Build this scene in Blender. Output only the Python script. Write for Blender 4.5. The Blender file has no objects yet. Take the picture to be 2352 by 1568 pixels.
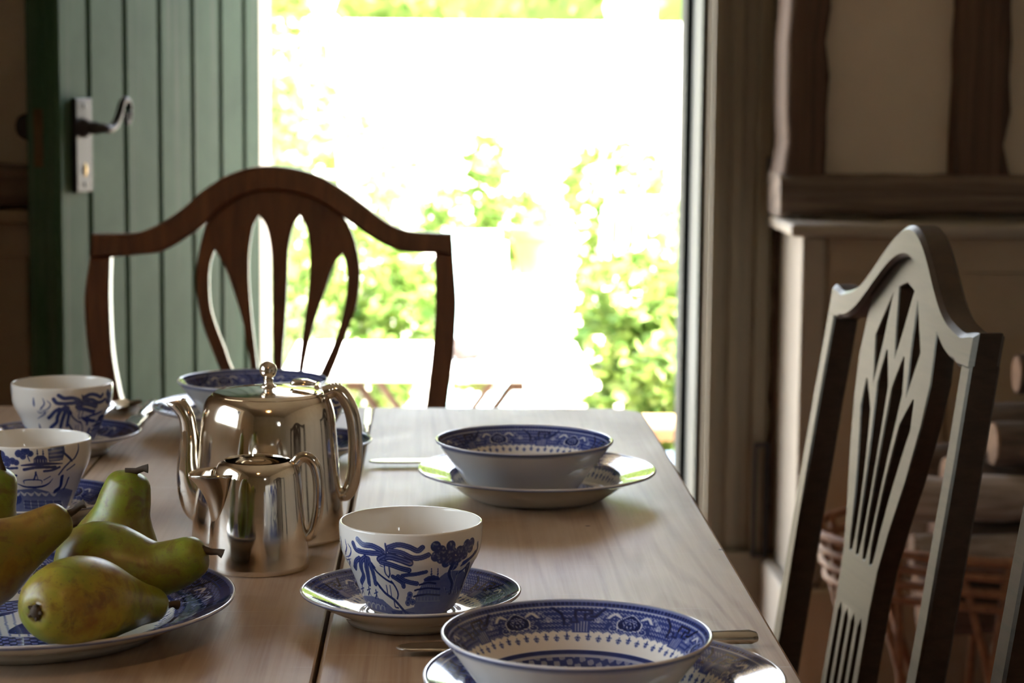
import bpy, bmesh, math, random
import numpy as np
from mathutils import Vector, Matrix

random.seed(7)
rng = np.random.default_rng(7)
sc = bpy.context.scene
COL = sc.collection

# ------------------------------------------------------------------ camera
CAM_POS = Vector((0.0, 0.0, 1.114))
YAW, PITCH, ROLL = math.radians(1.9), math.radians(7.0), math.radians(0.5)
fw = Vector((math.sin(YAW) * math.cos(PITCH), math.cos(YAW) * math.cos(PITCH), -math.sin(PITCH)))
r0 = Vector((math.cos(YAW), -math.sin(YAW), 0))
u0 = r0.cross(fw)
rt = math.cos(ROLL) * r0 + math.sin(ROLL) * u0
up = -math.sin(ROLL) * r0 + math.cos(ROLL) * u0
cd = bpy.data.cameras.new('camera')
cd.sensor_width = 23.5
cd.lens = 5000.0 / 2352.0 * 23.5
cd.clip_start, cd.clip_end = 0.05, 200
cd.dof.use_dof = True
cd.dof.focus_distance = 1.47
cd.dof.aperture_fstop = 7.6
cam = bpy.data.objects.new('camera', cd)
COL.objects.link(cam)
cam.matrix_world = Matrix(((rt.x, up.x, -fw.x, CAM_POS.x), (rt.y, up.y, -fw.y, CAM_POS.y),
                           (rt.z, up.z, -fw.z, CAM_POS.z), (0, 0, 0, 1)))
sc.camera = cam

# ------------------------------------------------------------------ world, sun, exposure
sc.view_settings.view_transform = 'Standard'
sc.view_settings.look = 'None'
sc.view_settings.gamma = 1.0
sc.view_settings.use_curve_mapping = False
sc.view_settings.exposure = 3.85
sc.cycles.max_bounces = 7
sc.cycles.diffuse_bounces = 4
sc.cycles.glossy_bounces = 4
sc.cycles.adaptive_threshold = 0.08
sc.cycles.transparent_max_bounces = 8
sc.cycles.caustics_reflective = False
sc.cycles.caustics_refractive = False
sc.cycles.sample_clamp_indirect = 6.0

world = bpy.data.worlds.new('world')
sc.world = world
world.use_nodes = True
wn = world.node_tree
wn.nodes.clear()
sky = wn.nodes.new('ShaderNodeTexSky')
sky.sky_type = 'NISHITA'
sky.sun_disc = False
sky.sun_elevation = math.radians(52)
sky.sun_rotation = math.radians(115)
sky.air_density = 1.0
sky.dust_density = 2.5
sky.ozone_density = 1.0
hsv = wn.nodes.new('ShaderNodeHueSaturation')
hsv.inputs['Saturation'].default_value = 0.42
bg = wn.nodes.new('ShaderNodeBackground')
bg.inputs['Strength'].default_value = 0.2
wo = wn.nodes.new('ShaderNodeOutputWorld')
wn.links.new(sky.outputs[0], hsv.inputs['Color'])
wn.links.new(hsv.outputs[0], bg.inputs[0])
wn.links.new(bg.outputs[0], wo.inputs[0])

sl = bpy.data.lights.new('sun', 'SUN')
sl.energy = 4.5
sl.angle = math.radians(0.6)
sl.color = (1.0, 0.95, 0.86)
so = bpy.data.objects.new('sun', sl)
COL.objects.link(so)
so.rotation_euler = Vector((-0.52, 0.24, -0.82)).to_track_quat('-Z', 'Y').to_euler()
so.location = (3, -2, 8)


def portal(name, loc, size, direction):
    l = bpy.data.lights.new(name, 'AREA')
    l.shape = 'RECTANGLE'
    l.size, l.size_y = size
    l.cycles.is_portal = True
    o = bpy.data.objects.new(name, l)
    COL.objects.link(o)
    o.location = loc
    o.rotation_euler = Vector(direction).to_track_quat('-Z', 'Z').to_euler()
    return o


portal('door_portal', (0.077, 4.42, 0.98), (0.84, 2.0), (0, -1, 0))
portal('window_portal', (-1.72, 1.15, 1.42), (1.5, 1.0), (1, 0, 0))
portal('rear_window_portal', (1.30, -1.92, 1.60), (0.30, 0.40), (0, 1, 0))


# ------------------------------------------------------------------ helpers
def tag(o, label=None, cat=None, group=None, kind=None):
    if label: o['label'] = label
    if cat: o['category'] = cat
    if group: o['group'] = group
    if kind: o['kind'] = kind
    return o


def root(name, loc, rz=0.0, label=None, cat=None, group=None, kind=None):
    o = bpy.data.objects.new(name, None)
    COL.objects.link(o)
    o.location = loc
    o.rotation_euler = (0, 0, rz)
    o.empty_display_size = 0.05
    return tag(o, label, cat, group, kind)


def mesh_np(name, V, F, smooth=True, sharp=None):
    """mesh from vertex array and a list/array of faces"""
    me = bpy.data.meshes.new(name)
    if isinstance(F, np.ndarray):
        V = np.asarray(V, np.float32)
        me.vertices.add(len(V))
        me.vertices.foreach_set('co', V.ravel())
        k = F.shape[1]
        me.loops.add(F.size)
        me.loops.foreach_set('vertex_index', F.ravel().astype(np.int32))
        me.polygons.add(len(F))
        me.polygons.foreach_set('loop_start', np.arange(0, F.size, k, dtype=np.int32))
        me.update(calc_edges=True)
        me.validate()
    else:
        me.from_pydata([tuple(map(float, v)) for v in V], [], F)
        me.update()
    if smooth:
        me.polygons.foreach_set('use_smooth', np.ones(len(me.polygons), bool))
        if sharp is not None:
            me.set_sharp_from_angle(angle=math.radians(sharp))
    return me


def place(name, me, mat, parent=None, loc=(0, 0, 0), rot=(0, 0, 0)):
    o = bpy.data.objects.new(name, me)
    COL.objects.link(o)
    o.location = loc
    o.rotation_euler = rot
    if parent is not None:
        o.parent = parent
    if mat is not None:
        me.materials.clear()
        me.materials.append(mat)
    return o


def copy_tree(o, parent=None):
    c = o.copy()
    COL.objects.link(c)
    c.parent = parent
    for ch in [x for x in bpy.data.objects if x.parent is o]:
        copy_tree(ch, c)
    return c


class MB:
    """collects shapes of one part"""
    def __init__(self):
        self.V, self.F = [], []

    def add(self, V, F):
        b = len(self.V)
        self.V += [tuple(v) for v in V]
        self.F += [tuple(b + i for i in f) for f in F]
        return self

    def box(self, x0, x1, y0, y1, z0, z1):
        V = [(x, y, z) for z in (z0, z1) for y in (y0, y1) for x in (x0, x1)]
        F = [(0, 2, 3, 1), (4, 5, 7, 6), (0, 1, 5, 4), (2, 6, 7, 3), (0, 4, 6, 2), (1, 3, 7, 5)]
        return self.add(V, F)

    def tube(self, path, rad, seg=10, cap=True, up=(0, 0, 1), sq=1.0):
        """rad: scalar, list, or list of (a,b) semi-axes; a lies along the in-plane normal"""
        P = [Vector(p) for p in path]
        n = len(P)
        V, F = [], []
        for i in range(n):
            t = (P[min(i + 1, n - 1)] - P[max(i - 1, 0)]).normalized()
            s = t.cross(Vector(up))
            if s.length < 1e-4:
                s = t.cross(Vector((0.3, 1, 0.1)))
            s.normalize()
            nn = s.cross(t).normalized()
            ra = rad[i] if isinstance(rad, (list, tuple)) else rad
            a, b = ra if isinstance(ra, (list, tuple)) else (ra, ra)
            for k in range(seg):
                an = 2 * math.pi * k / seg
                c, d = math.cos(an), math.sin(an)
                if sq != 1.0:
                    c = math.copysign(abs(c) ** sq, c)
                    d = math.copysign(abs(d) ** sq, d)
                V.append(P[i] + nn * (a * c) + s * (b * d))
        for i in range(n - 1):
            for k in range(seg):
                k2 = (k + 1) % seg
                F.append((i * seg + k, i * seg + k2, (i + 1) * seg + k2, (i + 1) * seg + k))
        if cap:
            F.append(tuple(range(seg - 1, -1, -1)))
            F.append(tuple((n - 1) * seg + k for k in range(seg)))
        return self.add(V, F)

    def lathe(self, prof, seg=24, center=(0, 0, 0)):
        V, F = [], []
        n = len(prof)
        cx, cy, cz = center
        for r, z in prof:
            for k in range(seg):
                a = 2 * math.pi * k / seg
                V.append((cx + r * math.cos(a), cy + r * math.sin(a), cz + z))
        for i in range(n - 1):
            for k in range(seg):
                k2 = (k + 1) % seg
                F.append((i * seg + k, i * seg + k2, (i + 1) * seg + k2, (i + 1) * seg + k))
        return self.add(V, F)

    def ball(self, c, r, seg=12, rings=8, sz=1.0):
        prof = [(max(r * math.sin(math.pi * i / rings), 1e-5), -r * sz * math.cos(math.pi * i / rings)) for i in range(rings + 1)]
        return self.lathe(prof, seg, c)

    def xf(self, fn):
        self.V = [tuple(fn(Vector(v))) for v in self.V]
        return self

    def mesh(self, name, smooth=False, sharp=None):
        me = mesh_np(name, self.V, self.F, smooth, sharp)
        bm = bmesh.new()
        bm.from_mesh(me)
        bmesh.ops.recalc_face_normals(bm, faces=bm.faces)
        bm.to_mesh(me)
        bm.free()
        return me

    def build(self, name, mat, parent=None, smooth=False, sharp=None, loc=(0, 0, 0), rot=(0, 0, 0), bevel=0.0):
        o = place(name, self.mesh(name, smooth, sharp), mat, parent, loc, rot)
        if bevel:
            m = o.modifiers.new('bevel', 'BEVEL')
            m.width = bevel
            m.segments = 2
            m.limit_method = 'ANGLE'
        return o


def catmull(pts, n=6, closed=False):
    P = [np.array(p, float) for p in pts]
    N = len(P)
    out = []
    rngi = N if closed else N - 1
    for i in range(rngi):
        p1, p2 = P[i], P[(i + 1) % N]
        p0 = P[(i - 1) % N] if (closed or i > 0) else 2 * p1 - p2
        p3 = P[(i + 2) % N] if (closed or i + 2 < N) else 2 * p2 - p1
        for k in range(n):
            t = k / n
            out.append(0.5 * (2 * p1 + (p2 - p0) * t + (2 * p0 - 5 * p1 + 4 * p2 - p3) * t * t + (3 * p1 - p0 - 3 * p2 + p3) * t ** 3))
    if not closed:
        out.append(P[-1])
    return out


def board2d(outlines, thick, bevel=0.002, res=0):
    """solid cut from a board: outlines in (u,v), first the outer edge, then holes; returns V (u,v,w), faces"""
    cu = bpy.data.curves.new('tmp', 'CURVE')
    cu.dimensions = '2D'
    cu.fill_mode = 'BOTH'
    cu.extrude = thick / 2 - bevel
    cu.bevel_depth = bevel
    cu.bevel_resolution = res
    cu.offset = -bevel
    for pts in outlines:
        sp = cu.splines.new('POLY')
        sp.points.add(len(pts) - 1)
        for p, q in zip(sp.points, pts):
            p.co = (q[0], q[1], 0, 1)
        sp.use_cyclic_u = True
    ob = bpy.data.objects.new('tmp', cu)
    COL.objects.link(ob)
    dg = bpy.context.evaluated_depsgraph_get()
    me = bpy.data.meshes.new_from_object(ob.evaluated_get(dg))
    V = [tuple(v.co) for v in me.vertices]
    F = [tuple(p.vertices) for p in me.polygons]
    bpy.data.objects.remove(ob)
    bpy.data.curves.remove(cu)
    bpy.data.meshes.remove(me)
    bm = bmesh.new()
    vs = [bm.verts.new(v) for v in V]
    for f in F:
        try:
            bm.faces.new([vs[i] for i in f])
        except ValueError:
            pass
    bmesh.ops.remove_doubles(bm, verts=bm.verts, dist=1e-5)
    bmesh.ops.recalc_face_normals(bm, faces=bm.faces)
    bm.verts.index_update()
    V = [tuple(v.co) for v in bm.verts]
    F = [tuple(v.index for v in f.verts) for f in bm.faces]
    bm.free()
    return V, F


def cut_board(name, outlines, thick, mat, parent, fn, bevel=0.002, sharp=22):
    V, F = board2d(outlines, thick, bevel)
    V = [tuple(fn(*v)) for v in V]
    return place(name, mesh_np(name, V, F, True, sharp), mat, parent)


# ------------------------------------------------------------------ materials
def newmat(name):
    m = bpy.data.materials.new(name)
    m.use_nodes = True
    nt = m.node_tree
    b = nt.nodes['Principled BSDF']
    return m, nt, b


def N(nt, t, **kw):
    n = nt.nodes.new(t)
    for k, v in kw.items():
        if k in n.inputs:
            n.inputs[k].default_value = v
        else:
            setattr(n, k, v)
    return n


def ramp(nt, src, stops):
    r = nt.nodes.new('ShaderNodeValToRGB')
    e = r.color_ramp.elements
    while len(e) < len(stops):
        e.new(0.5)
    for el, (p, c) in zip(e, stops):
        el.position = p
        el.color = (*c, 1)
    nt.links.new(src, r.inputs[0])
    return r.outputs[0]


def coords(nt, scale=(1, 1, 1), kind='Object', rot=(0, 0, 0)):
    tc = nt.nodes.new('ShaderNodeTexCoord')
    mp = nt.nodes.new('ShaderNodeMapping')
    mp.inputs['Scale'].default_value = scale
    mp.inputs['Rotation'].default_value = rot
    nt.links.new(tc.outputs[kind], mp.inputs[0])
    return mp.outputs[0]


def noise(nt, vec, scale, detail=4, rough=0.55, dist=0.0):
    n = N(nt, 'ShaderNodeTexNoise', Scale=scale, Detail=detail, Roughness=rough, Distortion=dist)
    nt.links.new(vec, n.inputs['Vector'])
    return n.outputs['Fac']


def mixc(nt, fac, a, b, mode='MIX'):
    m = nt.nodes.new('ShaderNodeMix')
    m.data_type = 'RGBA'
    m.blend_type = mode
    for sock, v in ((m.inputs[0], fac), (m.inputs[6], a), (m.inputs[7], b)):
        if isinstance(v, (float, int)):
            sock.default_value = v
        elif isinstance(v, tuple):
            sock.default_value = (*v, 1)
        else:
            nt.links.new(v, sock)
    return m.outputs[2]


def bump(nt, b, h, strength=0.2, dist=0.002):
    n = N(nt, 'ShaderNodeBump', Strength=strength, Distance=dist)
    nt.links.new(h, n.inputs['Height'])
    nt.links.new(n.outputs[0], b.inputs['Normal'])


def mat_plain(name, col, rough=0.6, var=0.12, scale=12, metal=0.0, bmp=0.0, spec=0.4):
    m, nt, b = newmat(name)
    v = coords(nt)
    f = noise(nt, v, scale)
    dk = tuple(c * (1 - var) for c in col)
    lt = tuple(min(1, c * (1 + var)) for c in col)
    nt.links.new(ramp(nt, f, [(0.3, dk), (0.7, lt)]), b.inputs['Base Color'])
    b.inputs['Roughness'].default_value = rough
    b.inputs['Metallic'].default_value = metal
    b.inputs['Specular IOR Level'].default_value = spec
    if bmp:
        bump(nt, b, noise(nt, v, scale * 5), bmp)
    return m


def mat_wood(name, lo, hi, stretch=(60, 60, 3), rough=0.4, detail_col=None, spec=0.5, coat=0.0, bmp=0.15, ring=0.0):
    m, nt, b = newmat(name)
    v = coords(nt, stretch)
    f = noise(nt, v, 1.0, 6, 0.6, 0.6)
    c = ramp(nt, f, [(0.28, lo), (0.72, hi)])
    if ring:
        w = N(nt, 'ShaderNodeTexWave', Scale=ring, Distortion=6.0, Detail=3.0)
        nt.links.new(coords(nt, (1, 1, 0.12)), w.inputs['Vector'])
        c = mixc(nt, 0.35, c, ramp(nt, w.outputs['Fac'], [(0.2, lo), (0.9, hi)]))
    nt.links.new(c, b.inputs['Base Color'])
    b.inputs['Roughness'].default_value = rough
    b.inputs['Specular IOR Level'].default_value = spec
    b.inputs['Coat Weight'].default_value = coat
    b.inputs['Coat Roughness'].default_value = 0.25
    bump(nt, b, f, bmp, 0.001)
    return m


def mat_willow():
    m, nt, b = newmat('blue_willow_glaze')
    a = nt.nodes.new('ShaderNodeAttribute')
    a.attribute_name = 'ink'
    n = noise(nt, coords(nt), 260, 2)
    mm = nt.nodes.new('ShaderNodeMath'); mm.operation = 'MULTIPLY_ADD'
    mm.inputs[1].default_value = 0.16; mm.inputs[2].default_value = -0.08
    nt.links.new(n, mm.inputs[0])
    m2 = nt.nodes.new('ShaderNodeMath'); m2.operation = 'MULTIPLY'
    nt.links.new(mm.outputs[0], m2.inputs[0]); nt.links.new(a.outputs['Fac'], m2.inputs[1])
    ad = nt.nodes.new('ShaderNodeMath'); ad.operation = 'ADD'
    nt.links.new(a.outputs['Fac'], ad.inputs[0]); nt.links.new(m2.outputs[0], ad.inputs[1])
    c = ramp(nt, ad.outputs[0], [(0.0, (0.80, 0.76, 0.69)), (0.35, (0.31, 0.34, 0.48)), (0.72, (0.032, 0.052, 0.215)), (1.0, (0.008, 0.011, 0.05))])
    nt.links.new(c, b.inputs['Base Color'])
    b.inputs['Roughness'].default_value = 0.07
    b.inputs['Specular IOR Level'].default_value = 0.6
    return m


def mat_silver():
    m, nt, b = newmat('worn_silver_plate')
    v = coords(nt)
    f = noise(nt, v, 38, 5, 0.6)
    g = noise(nt, v, 9, 3, 0.5, 1.0)
    nt.links.new(ramp(nt, g, [(0.40, (0.72, 0.635, 0.53)), (0.60, (0.88, 0.825, 0.74))]), b.inputs['Base Color'])
    nt.links.new(ramp(nt, f, [(0.40, (0.055,) * 3), (0.66, (0.15,) * 3)]), b.inputs['Roughness'])
    b.inputs['Metallic'].default_value = 1.0
    bump(nt, b, noise(nt, v, 60, 3), 0.03, 0.001)
    return m


def mat_pine():
    m, nt, b = newmat('scrubbed_pine')
    # grain runs along the table's length: contour lines of a stretched noise give the cathedral figure
    f = noise(nt, coords(nt, (5.5, 0.42, 5.5)), 1.0, 2, 0.45, 0.6)
    mu = nt.nodes.new('ShaderNodeMath'); mu.operation = 'MULTIPLY'; mu.inputs[1].default_value = 150.0
    si = nt.nodes.new('ShaderNodeMath'); si.operation = 'SINE'
    nt.links.new(f, mu.inputs[0]); nt.links.new(mu.outputs[0], si.inputs[0])
    fine = noise(nt, coords(nt, (260, 5, 260)), 1.0, 4, 0.6, 0.4)
    patch = noise(nt, coords(nt, (4.2, 2.6, 4)), 1.0, 5, 0.6, 0.4)
    tone = noise(nt, coords(nt, (2.6, 0.9, 2.6)), 1.0, 3, 0.5, 0.3)
    c = ramp(nt, tone, [(0.36, (0.31, 0.175, 0.085)), (0.50, (0.44, 0.295, 0.175)), (0.64, (0.53, 0.40, 0.275))])
    c = mixc(nt, ramp(nt, si.outputs[0], [(0.15, (0, 0, 0)), (0.95, (0.62,) * 3)]), c, (0.30, 0.165, 0.085))
    c = mixc(nt, 0.17, c, ramp(nt, fine, [(0.38, (0.33, 0.20, 0.115)), (0.58, (0.64, 0.53, 0.41))]))
    c = mixc(nt, ramp(nt, patch, [(0.45, (0, 0, 0)), (0.62, (0.50,) * 3)]), c, (0.60, 0.52, 0.43))
    # pale scuffs and dark pin holes
    sc1 = noise(nt, coords(nt, (46, 13, 40), rot=(0, 0, 0.5)), 1.0, 8, 0.75)
    c = mixc(nt, ramp(nt, sc1, [(0.66, (0, 0, 0)), (0.74, (0.5,) * 3)]), c, (0.72, 0.69, 0.64))
    sc2 = noise(nt, coords(nt, (6, 90, 40), rot=(0, 0, 0.25)), 1.0, 4, 0.6)
    c = mixc(nt, ramp(nt, sc2, [(0.62, (0, 0, 0)), (0.72, (0.25,) * 3)]), c, (0.70, 0.66, 0.60))
    vo = N(nt, 'ShaderNodeTexVoronoi', Scale=14.0)
    nt.links.new(coords(nt), vo.inputs['Vector'])
    c = mixc(nt, ramp(nt, vo.outputs['Distance'], [(0.022, (1, 1, 1)), (0.04, (0, 0, 0))]), c, (0.05, 0.03, 0.02))
    nt.links.new(c, b.inputs['Base Color'])
    nt.links.new(ramp(nt, patch, [(0.3, (0.40,) * 3), (0.7, (0.56,) * 3)]), b.inputs['Roughness'])
    b.inputs['Specular IOR Level'].default_value = 0.5
    bump(nt, b, fine, 0.10, 0.001)
    return m


def mat_pear(name, green, olive, brown, seed):
    m, nt, b = newmat(name)
    v0 = coords(nt)
    off = nt.nodes.new('ShaderNodeVectorMath'); off.operation = 'ADD'
    off.inputs[1].default_value = (seed * 1.7, seed * 0.9, seed * 2.3)
    nt.links.new(v0, off.inputs[0]); v = off.outputs[0]
    f = noise(nt, v, 24, 4, 0.6)
    g = noise(nt, v, 70, 6, 0.7, 0.8)
    c = ramp(nt, f, [(0.40, green), (0.51, olive), (0.62, brown)])
    c = mixc(nt, ramp(nt, g, [(0.50, (0, 0, 0)), (0.64, (0.65,) * 3)]), c, (0.13, 0.055, 0.014))
    vo = N(nt, 'ShaderNodeTexVoronoi', Scale=330.0)
    nt.links.new(v, vo.inputs['Vector'])
    c = mixc(nt, ramp(nt, vo.outputs['Distance'], [(0.12, (0.55,) * 3), (0.28, (0, 0, 0))]), c, (0.16, 0.11, 0.03))
    nt.links.new(c, b.inputs['Base Color'])
    b.inputs['Roughness'].default_value = 0.36
    b.inputs['Subsurface Weight'].default_value = 0.0
    bump(nt, b, g, 0.12, 0.001)
    return m


def mat_leaf(name, a, bcol, trans=0.35):
    m, nt, b = newmat(name)
    gi = nt.nodes.new('ShaderNodeNewGeometry')
    nt.links.new(ramp(nt, gi.outputs['Random Per Island'], [(0.0, a), (1.0, bcol)]), b.inputs['Base Color'])
    b.inputs['Roughness'].default_value = 0.6
    tr = nt.nodes.new('ShaderNodeBsdfTranslucent')
    nt.links.new(ramp(nt, gi.outputs['Random Per Island'], [(0.0, a), (1.0, bcol)]), tr.inputs[0])
    mx = nt.nodes.new('ShaderNodeMixShader')
    mx.inputs[0].default_value = trans
    nt.links.new(b.outputs[0], mx.inputs[1])
    nt.links.new(tr.outputs[0], mx.inputs[2])
    nt.links.new(mx.outputs[0], nt.nodes['Material Output'].inputs[0])
    return m


def mat_glass():
    m, nt, b = newmat('window_glass')
    t = nt.nodes.new('ShaderNodeBsdfTransparent')
    t.inputs[0].default_value = (0.95, 0.97, 0.96, 1)
    g = nt.nodes.new('ShaderNodeBsdfGlossy')
    g.inputs['Roughness'].default_value = 0.02
    fr = nt.nodes.new('ShaderNodeFresnel')
    mx = nt.nodes.new('ShaderNodeMixShader')
    nt.links.new(fr.outputs[0], mx.inputs[0])
    nt.links.new(t.outputs[0], mx.inputs[1])
    nt.links.new(g.outputs[0], mx.inputs[2])
    nt.links.new(mx.outputs[0], nt.nodes['Material Output'].inputs[0])
    return m


def mat_tiles():
    m, nt, b = newmat('terracotta_tiles')
    br = N(nt, 'ShaderNodeTexBrick', Scale=1.0)
    br.offset = 0.0
    br.inputs['Color1'].default_value = (0.40, 0.20, 0.13, 1)
    br.inputs['Color2'].default_value = (0.33, 0.155, 0.10, 1)
    br.inputs['Mortar'].default_value = (0.22, 0.18, 0.14, 1)
    br.inputs['Mortar Size'].default_value = 0.006
    br.inputs['Brick Width'].default_value = 0.23
    br.inputs['Row Height'].default_value = 0.23
    nt.links.new(coords(nt), br.inputs['Vector'])
    nt.links.new(br.outputs['Color'], b.inputs['Base Color'])
    b.inputs['Roughness'].default_value = 0.45
    return m


M = {}
M['glaze'] = mat_willow()
M['silver'] = mat_silver()
M['pine'] = mat_pine()
M['mahogany'] = mat_wood('dark_mahogany', (0.070, 0.020, 0.007), (0.185, 0.064, 0.020), (70, 70, 5), 0.38, spec=0.5, coat=0.25, bmp=0.2)
M['oak'] = mat_wood('waxed_dark_wood', (0.009, 0.0045, 0.0035), (0.032, 0.016, 0.010), (55, 4, 140), 0.44, spec=0.42, coat=0.14, bmp=0.30)
for _m in ('oak',):
    _b = M[_m].node_tree.nodes['Principled BSDF']
    _b.inputs['Specular Tint'].default_value = (1.0, 0.93, 0.74, 1)
    _b.inputs['Coat Tint'].default_value = (1.0, 0.94, 0.78, 1)
M['seat'] = mat_plain('faded_seat_fabric', (0.16, 0.10, 0.06), 0.9)
def mat_door():
    m, nt, b = newmat('sage_green_paint')
    st = noise(nt, coords(nt, (42, 42, 1.6)), 1.0, 4, 0.6, 0.3)
    bl = noise(nt, coords(nt), 4.0, 4, 0.6)
    c = ramp(nt, bl, [(0.38, (0.030, 0.072, 0.040)), (0.62, (0.048, 0.100, 0.058))])
    c = mixc(nt, ramp(nt, st, [(0.52, (0, 0, 0)), (0.66, (0.40,) * 3)]), c, (0.105, 0.122, 0.095))
    nt.links.new(c, b.inputs['Base Color'])
    b.inputs['Roughness'].default_value = 0.55
    b.inputs['Specular IOR Level'].default_value = 0.07
    return m


M['doorpaint'] = mat_door()
M['iron'] = mat_plain('black_iron', (0.022, 0.020, 0.021), 0.42, 0.2, 30, metal=0.0, spec=0.35)
M['brass'] = mat_plain('dull_brass', (0.30, 0.20, 0.07), 0.4, 0.2, 30, metal=0.9)
M['brassdull'] = mat_plain('tarnished_brass', (0.10, 0.07, 0.035), 0.5, 0.3, 30, metal=0.6)
M['plaster'] = mat_plain('cream_plaster', (0.60, 0.53, 0.44), 0.9, 0.05, 4, bmp=0.1)
M['drabplaster'] = mat_plain('bounce_toned_plaster', (0.46, 0.40, 0.325), 0.9, 0.08, 4)  # tone of unseen walls and ceiling chosen to control bounced light, not staining
M['cream'] = mat_plain('cream_paint', (0.36, 0.325, 0.275), 0.5, 0.05, 6)
M['brownpaint'] = mat_plain('stone_brown_paint', (0.40, 0.325, 0.24), 0.5, 0.06, 6)
M['framepaint'] = mat_plain('drab_frame_paint', (0.235, 0.21, 0.16), 0.45, 0.05, 6)
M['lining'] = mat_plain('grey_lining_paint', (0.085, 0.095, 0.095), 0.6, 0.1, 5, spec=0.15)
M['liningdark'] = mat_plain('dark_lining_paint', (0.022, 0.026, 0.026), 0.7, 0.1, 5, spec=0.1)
M['timber'] = mat_wood('old_oak_timber', (0.040, 0.024, 0.016), (0.15, 0.092, 0.06), (45, 45, 2.2), 0.8, bmp=0.8)
M['timberh'] = mat_wood('old_oak_beam', (0.055, 0.040, 0.032), (0.27, 0.205, 0.16), (2.2, 45, 45), 0.8, bmp=0.8)
M['tiles'] = mat_tiles()
M['white'] = mat_plain('white_limewash', (0.82, 0.80, 0.75), 0.8, 0.04, 3)
M['whitepaint'] = mat_plain('white_paint', (0.84, 0.83, 0.80), 0.5, 0.03, 5)
M['gravel'] = mat_plain('pale_gravel', (0.52, 0.46, 0.36), 0.95, 0.15, 30)
M['steel'] = mat_plain('table_steel', (0.62, 0.60, 0.56), 0.2, 0.05, 60, metal=1.0)
M['rust'] = mat_plain('rusty_iron', (0.10, 0.055, 0.035), 0.7, 0.3, 30)
M['teak'] = mat_wood('orange_bench_wood', (0.42, 0.22, 0.09), (0.62, 0.36, 0.17), (3, 50, 50), 0.6)
M['blue_pot'] = mat_plain('blue_white_glaze', (0.42, 0.55, 0.72), 0.15, 0.45, 14)
M['paleblue'] = mat_plain('pale_blue_paint', (0.45, 0.66, 0.70), 0.6, 0.05, 5)
M['terracotta'] = mat_plain('terracotta', (0.62, 0.17, 0.08), 0.7, 0.1, 10)
M['wicker'] = mat_plain('orange_brown_wicker', (0.25, 0.115, 0.055), 0.6, 0.3, 60)
M['bark'] = mat_wood('log_bark', (0.035, 0.026, 0.018), (0.15, 0.105, 0.075), (6, 60, 60), 0.9, bmp=0.9)
M['barkpale'] = mat_wood('pale_birch_bark', (0.16, 0.115, 0.09), (0.47, 0.39, 0.33), (5, 50, 50), 0.85, bmp=0.7)
M['logend'] = mat_plain('cut_log_end', (0.20, 0.11, 0.06), 0.85, 0.25, 60)
M['stalk'] = mat_plain('pear_stalk', (0.06, 0.04, 0.025), 0.8, 0.3, 80)
M['pear1'] = mat_pear('pear_skin_golden', (0.20, 0.215, 0.018), (0.30, 0.235, 0.022), (0.22, 0.105, 0.015), 1)
M['pear2'] = mat_pear('pear_skin_green', (0.125, 0.19, 0.010), (0.20, 0.22, 0.016), (0.18, 0.13, 0.015), 2)
M['pear3'] = mat_pear('pear_skin_russet', (0.19, 0.16, 0.016), (0.23, 0.135, 0.018), (0.18, 0.075, 0.012), 3)
M['leaf1'] = mat_leaf('leaf_mid_green', (0.07, 0.165, 0.02), (0.28, 0.38, 0.085))
M['leaf2'] = mat_leaf('leaf_grey_green', (0.10, 0.18, 0.05), (0.34, 0.42, 0.17))
M['leaf3'] = mat_leaf('leaf_hedge', (0.07, 0.16, 0.02), (0.32, 0.38, 0.08))
M['stem'] = mat_plain('plant_stem', (0.16, 0.18, 0.06), 0.8)
M['purple'] = mat_plain('purple_petals', (0.36, 0.12, 0.40), 0.7)
M['yellow'] = mat_plain('orange_petals', (0.85, 0.42, 0.10), 0.7)
M['glass'] = mat_glass()
M['darkcloth'] = mat_plain('dark_bundle', (0.06, 0.045, 0.04), 0.9)


# ------------------------------------------------------------------ the room
def wall_boxes(name, boxes, mat):
    mb = MB()
    for b in boxes:
        mb.box(*b)
    return tag(mb.build(name, mat), kind='structure')


MBx = MB
DX0, DX1, DTOP = -0.335, 0.492, 2.0           # doorway
wall_boxes('floor', [(-1.70, 2.3, -1.9, 4.30, -0.30, 0.0)], M['tiles'])
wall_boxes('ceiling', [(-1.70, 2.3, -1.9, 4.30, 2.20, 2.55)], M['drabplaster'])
wall_boxes('wall_left', [(-1.70, -1.35, -1.9, 0.40, 0, 2.2), (-1.70, -1.35, 1.90, 4.30, 0, 2.2),
                         (-1.70, -1.35, 0.40, 1.90, 0, 0.92), (-1.70, -1.35, 0.40, 1.90, 1.92, 2.2)], M['plaster'])
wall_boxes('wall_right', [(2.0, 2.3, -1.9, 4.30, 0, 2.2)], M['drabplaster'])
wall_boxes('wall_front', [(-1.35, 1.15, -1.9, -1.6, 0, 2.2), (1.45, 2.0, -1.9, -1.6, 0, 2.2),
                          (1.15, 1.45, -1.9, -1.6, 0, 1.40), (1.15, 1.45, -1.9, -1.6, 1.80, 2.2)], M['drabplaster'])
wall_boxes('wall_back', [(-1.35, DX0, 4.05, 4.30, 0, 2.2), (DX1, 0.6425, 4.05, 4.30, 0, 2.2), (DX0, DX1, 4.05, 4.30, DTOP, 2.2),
                         (0.6425, 2.0, 3.885, 4.30, 0, 2.2)], M['plaster'])

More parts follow.
